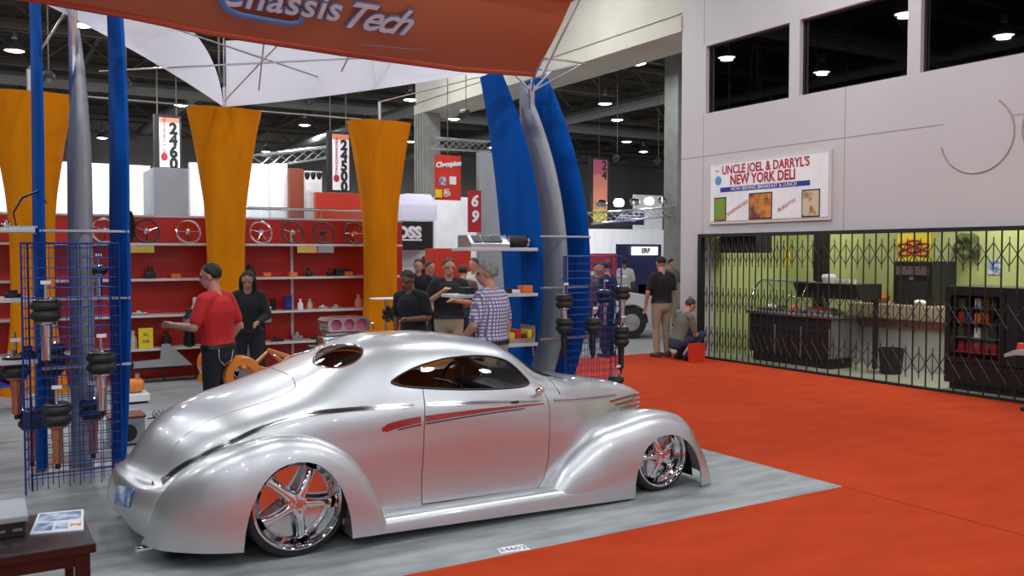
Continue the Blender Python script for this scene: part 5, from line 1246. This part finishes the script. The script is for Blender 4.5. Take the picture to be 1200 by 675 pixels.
# centre
t = empty('hanging_sign', (0, 0, 0), 'black cube sign with white letters OSS right of the right orange column', 'sign')
a = atY(463, 259, 18); b = atY(507, 293, 18); t.location = ((a.x+b.x)/2, 18, atY(463,293,18).z)
obj('sign_cube', MB().box(a.x, b.x, 18, 18.9, atY(463,293,18).z, a.z), M['black'], t)
mb = text_mb('OSS', .34, .01, bold=.02); mb.xf(frame_m(Vector((atY(479,276,18).x, 17.985, atY(479,273,18).z)), (1,0,0), (0,0,1))); obj('sign_lettering', mb, M['logo_w'], t)
obj('sign_rule', MB().box(atY(466,0,18).x, atY(493,0,18).x, 17.985, 17.999, atY(466,282,18).z, atY(466,280,18).z), M['logo_w'], t)
a = atY(470, 258, 18.2); b = atY(510, 228, 18.2); zt = b.z
t = empty('fabric_lantern', ((a.x+b.x)/2, 18.6, a.z), 'white translucent fabric hood on top of the black cube sign', 'lantern')
obj('lantern_skin', MB().add([(a.x,18.1,a.z),(b.x,18.1,a.z),(b.x,18.9,a.z),(a.x,18.9,a.z),(a.x,18.1,a.z+.35),(b.x,18.1,a.z+.35),(b.x,18.9,a.z+.35),(a.x,18.9,a.z+.35),(a.x+.15,18.2,zt),(b.x-.12,18.2,zt),(b.x-.12,18.8,zt),(a.x+.15,18.8,zt)],
    [(0,3,2,1),(0,1,5,4),(1,2,6,5),(2,3,7,6),(3,0,4,7),(4,5,9,8),(5,6,10,9),(6,7,11,10),(7,4,8,11),(8,9,10,11)]), M['white_f'], t)
booth_wall(468, 507, 294, 18.6, 'white_drape', 'white draped booth wall below the black cube sign')
booth_wall(511, 562, 230, 20, 'white', 'large bright white booth wall between right orange column and right tower')
booth_wall(510, 552, 291, 16.8, 'red_p', 'low bright red counter wall behind the standing visitors', d=.5)
booth_wall(562, 600, 178, 16.5, 'grey_p', 'grey partition wall just left of the right tower')
t = empty('hanging_banner', (0,0,0), 'bright red hanging banner with white script and pictures left of the right tower', 'banner')
a = atY(510, 181, 17); b = atY(540, 234, 17); zb = atY(510,234,17).z; w_ = b.x-a.x; h = a.z-zb; t.location = ((a.x+b.x)/2, 17, zb)
obj('banner_sheet', MB().box(a.x, b.x, 17, 17.04, zb, a.z), M['red_p'], t)
mb = text_mb('Champion', w_*.24, .004, shear=.3, bold=.008); mb.xf(frame_m(Vector((a.x+w_/2, 16.99, zb+h*.80)), (1,0,.12), (0,0,1))); obj('banner_lettering', mb, M['white'], t)
for (u, v, m_) in ((.28,.42,'photo_b'),(.68,.44,'white'),(.45,.16,'photo_r'),(.12,.14,'yellow')): obj('banner_picture', MB().box(a.x+w_*(u-.13), a.x+w_*(u+.13), 16.985, 16.999, zb+h*(v-.09), zb+h*(v+.09)), M[m_], t)
obj('banner_line', MB().tube([(a.x+w_/2,17.02,a.z),(a.x+w_/2,17.02,9.9)], .01, 4), M['truss'], t)
t = empty('hanging_banner', (0,0,0), 'tilted red sign with white numerals next to the grey partition wall', 'banner')
a = atY(549, 223, 16.2); b = atY(564, 272, 16.2); t.location = ((a.x+b.x)/2, 16.2, atY(549,272,16.2).z)
obj('banner_sheet', MB().box(a.x, b.x, 16.2, 16.24, atY(549,272,16.2).z, a.z), M['sign_red'], t)
for i, d_ in enumerate('69'):
    mb = text_mb(d_, .34, .004, bold=.012); mb.xf(frame_m(Vector(((a.x+b.x)/2, 16.19, a.z-.22-.33*i)), (1,0,-.25), (.25,0,1))); obj('banner_lettering', mb, M['white'], t)
# right side background
booth_wall(690, 800, 268, 30, 'white_drape', 'long white draped booth wall in the far right distance beyond the right tower')
booth_wall(744, 776, 228, 32, 'white', 'tall white booth tower far beyond the lighting truss')
booth_wall(688, 723, 297, 17.5, 'red_p', 'red booth counter behind the right wire rack', d=.4)
t = panel_at(720, 755, 249, 263, 23.2, 'navy', 'hanging_sign', 'dark navy sign with white lines hanging below the lighting truss', 'sign')
for k in range(3):
    p = atY(723, 252+3*k, 23.18); q = atY(750-3*k, 252+3*k, 23.18); obj('sign_line', MB().box(p.x+.1, q.x, 23.17, 23.185, p.z-.025, p.z+.015), M['logo_w'], t)
t = panel_at(724, 775, 286, 305, 21, 'navy', 'exhibitor_board', 'dark exhibitor board with bright white sign reading ERP behind the white car', 'board', z0=0)
p = atY(742, 289, 20.9); q = atY(771, 299, 20.9); o = obj('lit_sign', MB().box(p.x, q.x, 20.9, 20.99, q.z, p.z), M['screen'], t)
mb = text_mb('ERP', .2, .004, bold=.01); mb.xf(frame_m(Vector(((p.x+q.x)/2, 20.89, (p.z+q.z)/2)), (1,0,0), (0,0,1))); obj('sign_lettering', mb, M['black'], t)
t = panel_at(690, 703, 318, 345, 14.2, 'white', 'poster_stand', 'white poster with dark print standing in front of the red counter', 'poster', z0=.9)
mb = text_mb('IS', .3, .004, bold=.01); p = atY(697, 330, 14.18); mb.xf(frame_m(p, (0,0,1), (-1,0,0))); obj('poster_lettering', mb, M['black'], t)
# generic display counters along the far aisle
for i, (x0, x1, yt, Y, m_, lab) in enumerate(((505,530,345,16.0,'dark_in','dark counter behind the visitors left of the right tower'),(748,790,333,21,'dark_in','dark counter behind the far white car'),(556,580,340,15.6,'dark_in','dark counter just behind the man in the checked shirt'),(440,470,330,19,'offwhite','pale counter behind the right orange column'))):
    booth_wall(x0, x1, yt, Y, m_, lab, d=.6, cat='counter')
# far parked white car
def parked_car(loc, rz, m_, lab):
    t = empty('parked_car', loc, lab, 'car', rz=rz)
    prof = [(-2.2,.35),(-2.25,.75),(-2.0,.95),(-1.3,1.0),(-.7,1.42),(.6,1.45),(1.3,1.02),(2.15,.88),(2.3,.65),(2.25,.32)]
    b_ = MB().prism(prof, lambda x, z: (x, -.88, z), lambda x, z: (x, .88, z)); o = raw(b_)
    for cx in (-1.4, 1.4):
        c_ = raw(MB().lathe([(.38,-1.2),(.38,1.2)], (cx,0,.36), 'Y', 24)); boolean(o, c_, 'DIFFERENCE'); kill(c_)
    bm = bmesh.new(); bm.from_mesh(o.data); bm.to_mesh(o.data); bm.free()
    o.modifiers.new('bv', 'BEVEL').width = .05; evaluated(o)
    me = o.data; me.materials.clear(); me.materials.append(m_); o.name = 'car_body'; me.name = 'car_body'; o.parent = t
    obj('car_windows', MB().prism([(-1.2,1.03),(-.66,1.36),(.56,1.39),(1.15,1.04)], lambda x, z: (x, -.895, z), lambda x, z: (x, .895, z)), M['black'], t, world=False)
    for cx in (-1.4, 1.4):
        for sg in (-1, 1):
            w2 = MB().lathe([(.001,.04),(.14,.05),(.20,.02),(.21,0),(.33,0),(.345,.03),(.345,.2),(.21,.22)], (cx,-.88 if sg < 0 else .66,.345), 'Y', 24); obj('car_wheel', w2, M['rubber'], t, world=False, smooth=True, angle=40)
            obj('wheel_rim', MB().lathe([(.001,-.01),(.05,-.005),(.19,.0),(.20,.02),(.001,.03)], (cx,(-.885 if sg < 0 else .885),.345), 'Y', 24), M['chrome_s'], t, world=False, smooth=True)
    return t
wc = M['white_car'] = mat('white_car_paint', (.62,.62,.63), .3, coat=.8)
p = atZ(740, 396, 0); c5, s5 = math.cos(-.45), math.sin(-.45); parked_car((p.x-(1.4*c5+.88*s5), p.y-(1.4*s5-.88*c5), 0), -.45, wc, 'white parked show car seen beyond the right wire rack')
p = atZ(480, 372, 0); parked_car((p.x-3.5, p.y+1.5, 0), .2, mat('dark_car', (.03,.03,.04), .3, coat=.8), 'dark parked show car far behind the right orange column')

# booth spotlights added to brighten the white walls behind them
def added_booth_spot(x, y, z, aim, lab, en=95):
    t = empty('added_booth_spotlight', (x, y, z), lab, 'spotlight', 'added booth spotlights under the hall roof')
    obj('spot_can', MB().lathe([(.001,-.14),(.07,-.13),(.09,.0),(.11,.10),(.10,.10),(.08,.0),(.001,.0)], (0,0,0), 'Y', 14), M['black'], t, world=False, smooth=True, angle=50)
    obj('spot_lens', MB().lathe([(.001,.05),(.09,.05),(.09,.06),(.001,.06)], (0,0,0), 'Y', 14), M['lamp'], t, world=False)
    obj('spot_drop', MB().tube([(0,-.05,.08),(0,-.05,9.9-z)], .012, 4), M['truss'], t, world=False)
    l = bpy.data.lights.new('spot_glow', 'AREA'); l.shape = 'DISK'; l.size = .18; l.energy = en; l.color = (.97,.98,1); l.spread = math.radians(130)
    o = bpy.data.objects.new('spot_glow', l); sc.collection.objects.link(o); o.parent = t; o.location = (0,.10,-.02)
    o.rotation_euler = (Vector(aim)-Vector((x,y,z))).to_track_quat('-Z','Y').to_euler()
for (px, Y, z, lab) in ((60,17.2,4.9,'left of the sign numbered 2460'),(150,17.2,4.9,'above the wall between left tower and sign 2460'),(305,17.2,4.9,'above the white wall right of the middle orange column'),(365,17.2,4.9,'above the narrow brown panel'),(545,17.2,4.9,'above the large white wall left of the right tower'),(722,25,5.2,'above the far white wall right of the right tower'),(770,25,5.2,'above the far white wall beside the deli wall')):
    p = atY(px, 250, Y); added_booth_spot(p.x, Y, z, (p.x, Y+2.6, 2.6), 'small black booth spotlight added ' + lab, (38 if px != 365 else 12) if Y < 20 else 90)
# ================================================================ PEOPLE
def blob(name, mb, vox, m_, parent, it=3):
    me = bpy.data.meshes.new(name); me.from_pydata(mb.v, [], mb.f); fix(me)
    o = bpy.data.objects.new(name, me); sc.collection.objects.link(o)
    r = o.modifiers.new('r', 'REMESH'); r.mode = 'VOXEL'; r.voxel_size = vox
    sm_ = o.modifiers.new('s', 'SMOOTH'); sm_.factor = .5; sm_.iterations = it
    evaluated(o); me = o.data; me.name = name; me.materials.clear(); me.materials.append(m_)
    me.polygons.foreach_set('use_smooth', [True]*len(me.polygons)); o.name = name
    o.parent = parent; return o
def limb(mb, a, b, ra, rb, n=12):
    a, b = Vector(a), Vector(b); d = (b-a)
    if d.length < 1e-4: return mb
    d.normalize()
    mb.tube([a-d*ra*.85, a-d*ra*.6, a, (a+b)/2, b, b+d*rb*.6, b+d*rb*.85], [ra*.5, ra*.8, ra, (ra+rb)/2*1.03, rb, rb*.8, rb*.5], n); return mb
def person(name, label, loc, rz, h=1.75, top='black_c', legs='navy_t', skin='skin', hair='hair_b', shoe='black', lean=0, head=(0, 0), arms=None, knees=None, hairlen=0, sleeve='short',
           cap=None, build=1.0, group=None, vox=.011, cat='person', belt=True, fem=False, pelvis=None):
    t = empty(name, loc, label, cat, group, rz=rz); k = h/1.75
    vox *= 1.0
    cl, sl = math.cos(lean), math.sin(lean)
    pz = .95 if pelvis is None else pelvis
    def U(x, y, z):     # upper body point, leaning forward about the pelvis; z is the standing height
        zz = z - .95; return Vector((x*k, (y*cl + zz*sl)*k, (pz + zz*cl - y*sl)*k))
    A = arms or {'l': ((-.25,-.03,1.14), (-.25,.06,.92)), 'r': ((.25,-.03,1.14), (.25,.06,.92))}
    K = knees or {'l': ((-.10,.02,.50), (-.11,-.02,.09)), 'r': ((.10,.02,.50), (.11,-.02,.09))}
    sw = .185*(1 if not fem else .88)
    b = MB(); hy, hp = head
    hc = U(0, .035 + .0, 1.635)
    Rh = Matrix.Rotation(hy, 3, 'Z') @ Matrix.Rotation(-hp - lean*.5, 3, 'X')
    def Hd(x, y, z): return hc + (Rh @ Vector((x, y, z)))*k
    def hsph(c, r, s_=(1,1,1), n=12, mbx=None):
        m2 = MB().sphere((0,0,0), r, n=n, sc_=s_); m2.v = [tuple(Hd(v[0]+c[0], v[1]+c[1], v[2]+c[2])) for v in m2.v]; (mbx or b).add(m2.v, m2.f)
    hsph((0,-.008,.028), .092, (.86,1.05,1.0)); hsph((0,.022,-.045), .066, (.88,1.0,1.05)); hsph((0,.05,-.085), .03, (1.2,.9,.8))
    hsph((0,.098,-.018), .013, (.9,1.1,1.9), 8); hsph((0,.108,-.03), .012, (1.2,1,.8), 8); hsph((0,.088,-.062), .018, (1.3,.6,.5), 8)
    for sx in (-1, 1): hsph((sx*.083,-.005,-.01), .022, (.45,.8,1.4), 8); hsph((sx*.035,.078,.026), .016, (1.5,.6,.6), 8)
    limb(b, U(0,-.005,1.44), Hd(0,-.01,-.05), .062*k, .055*k)
    # trunk core
    tr2 = MB(); tp = [U(0,0,z) for z in (.86,.95,1.06,1.18,1.30,1.40,1.455)]
    tr_r = [.105,.118,.105,.112,.122,.105,.06]; tr_r = [r*k*build for r in tr_r]
    tr2.tube(tp, tr_r, 16, sq=1.42 if not fem else 1.3); b.add(tr2.v, tr2.f)
    sh = {'l': U(-sw,-.005,1.405), 'r': U(sw,-.005,1.405)}; hip = {'l': Vector((-.095*k,0,(pz-.03)*k)), 'r': Vector((.095*k,0,(pz-.03)*k))}
    top_mb = MB(); tt = MB().tube([U(0,0,.955)]+tp[2:], [tr_r[1]*1.10+.006]+[r*1.10+.006 for r in tr_r[2:]], 16, sq=1.42 if not fem else 1.3); top_mb.add(tt.v, tt.f)
    limb(top_mb, U(-.07,-.01,1.435), sh['l'], .075*k, .078*k); limb(top_mb, U(.07,-.01,1.435), sh['r'], .075*k, .078*k)
    leg_mb = MB(); tl = MB().tube([U(0,0,z) for z in (.80,.86,.95,1.03)], [.10*k*build,.122*k*build,.132*k*build,.118*k*build], 16, sq=1.38); leg_mb.add(tl.v, tl.f)
    for s_ in ('l', 'r'):
        sx = -1 if s_ == 'l' else 1
        e, wst = [U(*p) for p in A[s_]]; S = sh[s_]
        limb(b, U(sx*.08,0,1.41), S, .06*k, .062*k)
        limb(b, S, e, .053*k, .041*k); limb(b, e, wst, .042*k, .028*k)
        q = e*.75 + S*.25 if sleeve == 'short' else e
        limb(top_mb, S, q, .072*k*build, .064*k)
        if sleeve == 'long': limb(top_mb, e, wst*.92+e*.08, .055*k, .042*k)
        # hand
        d = (wst-e).normalized(); f2 = Vector((0,1,.2)); f2 = (f2 - d*f2.dot(d)); f2 = f2.normalized() if f2.length > .1 else Vector((1,0,0)); sd = d.cross(f2)
        pm = wst + d*.05*k
        palm = MB().tube([wst, wst+d*.03*k, wst+d*.085*k], [.026*k,.030*k,.034*k], 10); b.add(palm.v, palm.f)
        for j, (o_, L_) in enumerate(((-.026,.066),(-.009,.076),(.009,.071),(.026,.055))):
            p0 = wst + d*.085*k + f2*o_*k; p1 = p0 + (d*.9 + sd*.25*sx)*L_*.5*k; p2 = p1 + (d*.6 + sd*.7*sx)*L_*.5*k
            b.tube([p0 - d*.02*k, p0, p1, p2], [.010*k,.0105*k,.0095*k,.0085*k], 7)
        p0 = wst + d*.035*k + f2*.026*k; b.tube([p0, p0 + (f2*.7+d*.5)*.035*k, p0 + (f2*.5+d)*.05*k], [.012*k,.0115*k,.0095*k], 7)
        kn, an = [Vector((p[0]*k, p[1]*k, p[2]*k)) for p in K[s_]]; H_ = hip[s_]
        limb(b, H_, kn, .078*k*build, .052*k); limb(b, kn, an, .052*k, .036*k)
        limb(leg_mb, H_, kn, .098*k*build, .070*k); limb(leg_mb, kn, an + Vector((0,0,.0)), .068*k, .058*k)
        b.tube([an, an+Vector((0,.05,-.035))*k, an+Vector((0,.13,-.05))*k], [.035*k,.035*k,.025*k], 8)
    top_v = [v for v in top_mb.v]
    blob('body', b, vox if vox > .012 else .0095, M[skin], t, 2)
    blob(('shirt' if sleeve == 'short' else 'jacket'), top_mb, vox*1.1, M[top], t)
    blob('trousers', leg_mb, vox*1.1, M[legs], t)
    for s_ in ('l', 'r'):
        an = Vector(K[s_][1])*k; f_ = an - Vector(K[s_][0])*k
        sm2 = MB(); z0 = an.z - .085*k
        sm2.add(*[(lambda P: (P, [(0,3,2,1),(4,5,6,7),(0,1,5,4),(1,2,6,5),(2,3,7,6),(3,0,4,7)]))([(an.x-.045*k,an.y-.09*k,z0),(an.x+.045*k,an.y-.09*k,z0),(an.x+.05*k,an.y+.18*k,z0),(an.x-.05*k,an.y+.18*k,z0),(an.x-.04*k,an.y-.08*k,z0+.10*k),(an.x+.04*k,an.y-.08*k,z0+.10*k),(an.x+.035*k,an.y+.17*k,z0+.05*k),(an.x-.035*k,an.y+.17*k,z0+.05*k)])][0])
        blob('shoe', sm2, max(vox, .012), M[shoe], t, 4)
    if belt:
        bt = MB().tube([U(0,0,.955), U(0,0,.995)], [.138*k*build, .134*k*build], 20, sq=1.40)
        obj('belt', bt, M['black'], t, world=False, smooth=True)
    # hair cap
    hm = MB(); g = []
    nA, nT = 28, 12
    for i in range(nA+1):
        az = 2*PI*i/nA; fr = math.cos(az)      # az=0 is the face side
        tm = math.radians(126 - 78*max(0, (fr+.25)/1.25)**.7) if not cap else math.radians(80 + (18 if fr < 0 else -8))
        if fr > .93: tm = math.radians(45)
        tm += hairlen*max(0, -fr+.4)*.5
        r = []
        for j in range(nT+1):
            th = tm*j/nT; rr = .0945 + (.006 if cap else 0) + .004*math.sin(7*az+5*th)
            r.append(tuple(Hd(rr*.89*math.sin(th)*math.sin(az), -.010 + rr*1.06*math.sin(th)*fr, .032 + rr*1.0*math.cos(th))))
        g.append(r)
    hm.grid(g)
    ho = raw(hm); md = ho.modifiers.new('s', 'SOLIDIFY'); md.thickness = .012; md.offset = -1; evaluated(ho)
    me = ho.data; me.materials.clear(); me.materials.append(M[cap or hair]); me.name = ho.name = 'cap' if cap else 'hair'; ho.parent = t
    me.polygons.foreach_set('use_smooth', [True]*len(me.polygons))
    if cap:
        obj('cap_peak', MB().grid([[tuple(Hd(.06*u, .09+.07*v*(1-.3*u*u), .05-.02*v)) for v in (0,.5,1)] for u in (-1,-.5,0,.5,1)]), M[cap], t, world=False, smooth=True)
    if hairlen > .5:
        lm = MB().tube([Hd(0,-.06,.03), Hd(0,-.085,-.06), Hd(0,-.07,-.16)], [.085*k,.08*k,.05*k], 12, sq=1.25); [lm.tube([Hd(sx*.070,-.015,.05), Hd(sx*.086,-.005,-.03), Hd(sx*.088,.0,-.12), Hd(sx*.075,.02,-.20)], [.03*k,.032*k,.03*k,.015*k], 10) for sx in (-1,1)]; blob('long_hair', lm, .012, M[hair], t)
    if vox < .015:
        for sx in (-1, 1):
            e_ = MB().sphere(Hd(sx*.034,.088,.004), .010*k, n=8); obj('eye', e_, M['black'], t, world=False, smooth=True)
    return t
# red polo man behind the trunk, back half turned to us, holding a black strut in front of him
px_ = atY(255, 325, 8.75)
pm = person('person', 'person in red polo and dark trousers behind silver car trunk holding a black part', (px_.x, 8.75, 0), .75, 1.77, 'red_shirt', 'navy_t', 'skin_r', 'hair_b', lean=.06, head=(.35,.1),
    arms={'l': ((-.30,.04,1.17), (-.24,.30,1.20)), 'r': ((.27,-.06,1.15), (.25,.10,.95))}, build=1.06)
wt = obj('wallet_chain', MB().tube([(-.14,-.10,.97),(-.17,-.12,.88),(-.13,-.15,.82),(-.05,-.17,.86),(.0,-.16,.95)], .006, 6), M['chrome_s'], pm, world=False)
hx = atY(222, 390, 8.95)
ap = empty('air_bag', (hx.x, 8.95, 0), 'black and chrome air strut held by the man in the red polo', 'air strut')
ap.location = (hx.x, 8.95, hx.z+.18)
obj('strut_body', MB().lathe([(.001,.05),(.03,.05),(.035,.0),(.055,-.02),(.06,-.12),(.05,-.14),(.05,-.2),(.06,-.22),(.055,-.30),(.02,-.32),(.001,-.32)], (0,0,0), 'Z', 16), M['black'], ap, world=False, smooth=True, angle=50)
obj('strut_collar', MB().lathe([(.056,-.04),(.066,-.04),(.066,-.10),(.056,-.10),(.056,-.04)], (0,0,0), 'Z', 16), M['chrome_s'], ap, world=False)
# woman in black
q = atY(290, 330, 11.2); person('person', 'person with long dark hair and black jacket looking down beside the grey kiosk', (q.x, 11.2, 0), 2.9, 1.66, 'black_c', 'navy_t', 'skin', 'hair_b', lean=.12, head=(-.1,.35), hairlen=1, sleeve='long', fem=True,
    arms={'l': ((-.24,.04,1.16), (-.12,.28,1.12)), 'r': ((.24,.04,1.16), (.12,.28,1.12))})
# man in black polo looking down
q = atY(481, 335, 9.9); person('person', 'person with short dark hair in black polo looking down next to the right orange column', (q.x+.05, 9.9, 0), 2.1, 1.68, 'black_c', 'navy_t', 'skin_d', 'hair_b', lean=.16, head=(.0,.45),
    arms={'l': ((-.25,.02,1.15), (-.12,.26,1.18)), 'r': ((.27,-.02,1.13), (.27,.04,.92))}, build=1.05)
# black shirt and khaki trousers
q = atY(526, 325, 10.9); person('person', 'person in black shirt and khaki trousers with folded forearm facing the silver car', (q.x, 10.9, 0), 2.75, 1.80, 'black_c', 'khaki', 'skin_r', 'hair_br', lean=0, head=(.15,.15),
    arms={'l': ((-.30,.02,1.16), (-.06,.24,1.20)), 'r': ((.29,.02,1.16), (.10,.26,1.32))}, build=1.1)
# checked shirt
q = atY(576, 330, 7.62); cs = person('person', 'person with grey hair in white checked shirt seen from behind near the right tower', (q.x, 7.62, 0), .55, 1.79, 'plaid', 'khaki', 'skin_r', 'hair_g', lean=.03, head=(.55,.05),
    arms={'l': ((-.29,.03,1.15), (-.25,.20,.98)), 'r': ((.29,-.03,1.13), (.27,.03,.90))}, build=1.16)
# far standing man with a cap, crouching man
q = atZ(775, 418, 0); person('person', 'person in black shirt, cap and khaki trousers, back turned, by the wall end', (q.x, q.y, 0), -.1, 1.80, 'black_c', 'khaki', 'skin_r', 'hair_br', cap='black_c', shoe='brown_s', build=1.12,
    arms={'l': ((-.29,.0,1.14), (-.28,.08,.90)), 'r': ((.28,.05,1.15), (.22,.24,1.10))})
q = atZ(779, 420, 0); person('person', 'person in grey vest and jeans crouching against the wall end looking at a phone', (q.x+.02, q.y-.30, 0), -1.75, 1.72, 'olive', 'denim', 'skin', 'hair_br', lean=.35, head=(0,.3), pelvis=.34, belt=False,
    arms={'l': ((-.20,.18,1.14), (-.08,.42,1.22)), 'r': ((.22,.18,1.14), (.08,.42,1.22))}, knees={'l': ((-.16,.40,.48), (-.13,.12,.09)), 'r': ((.16,.42,.46), (.13,.14,.09))})
q = atZ(797, 420, 0); bg = empty('shopping_bag', (q.x-.12, q.y-.55, 0), 'small red carrier bag standing on the red carpet by the crouching person', 'bag')
bx_, by_ = q.x-.12, q.y-.55
obj('bag_body', MB().prism([(bx_-.14,0.001),(bx_+.14,0.001),(bx_+.16,.32),(bx_-.16,.32)], lambda x, z: (x, by_-.05, z), lambda x, z: (x, by_+.05, z)), M['red_p'], bg)
obj('bag_handle', MB().tube([(bx_-.09,by_,.32),(bx_-.04,by_,.48),(bx_+.04,by_,.48),(bx_+.09,by_,.32)], .008, 6), M['black'], bg)
# small cart at the right edge
ct = empty('service_cart', (10.8, 5.75, 0), 'grey topped black cart at the right edge of the photo in front of the gate', 'cart')
obj('cart_tray', MB().prism([(6.10,.62),(6.10,.66),(5.98,.72),(5.2,.76),(5.2,.70),(5.98,.66)], lambda y, z: (10.6, y, z), lambda y, z: (11.0, y, z)), M['grey_p'], ct)
obj('cart_leg', MB().tube([(10.8,5.6,.70),(10.8,5.6,.05)], .03, 8), M['black'], ct); obj('cart_base', MB().rbox(10.6,11.0,5.3,5.9,.0,.06,.02), M['black'], ct)
thing1('red_cap', MB().lathe([(.001,0),(.05,0),(.04,.07),(.001,.08)], (10.75,5.98,.722), 'Z', 12), M['red_p'], 'small red cap on the grey tray at the right edge', 'cap')
# visitors further off
crowd = [(490,14.8,'black_c','skin',2.8,1.76,'person in black further back, between the right orange column and the visitors'),
 (503,15.2,'denim','skin_r',3.3,1.72,'person in blue further back, just left of the person with khaki trousers'),
 (499,17.6,'black_c','skin_d',.2,1.80,'tall distant person in black in front of the pale booth wall'),
 (543,13.6,'brown_s','skin',-.4,1.66,'person in brown jacket behind the person with khaki trousers'),
 (556,14.6,'white_c','skin_r',2.2,1.78,'person in white shirt behind the man with checked shirt'),
 (712,12.9,'black_c','skin_r',.4,1.74,'person in dark shirt seen through the right wire rack'),
 (700,13.6,'brown_s','skin',2.6,1.70,'person in brown top behind the right wire rack beside the blue blade'),
 (731,17.5,'white_c','skin_d',-.3,1.76,'person in white shirt in the distance left of the person with black cap'),
 (786,17.3,'olive','skin',2.9,1.72,'distant person in grey top beside the wall end')]
for (px, Y, tc_, sk_, rz_, h_, lab) in crowd:
    q = atY(px, 330, Y); person('person', lab, (q.x, Y, 0), rz_, h_, tc_, random.choice(['navy_t','khaki','denim']), sk_, random.choice(['hair_b','hair_br']), vox=.02, head=(random.uniform(-.4,.4), .1))
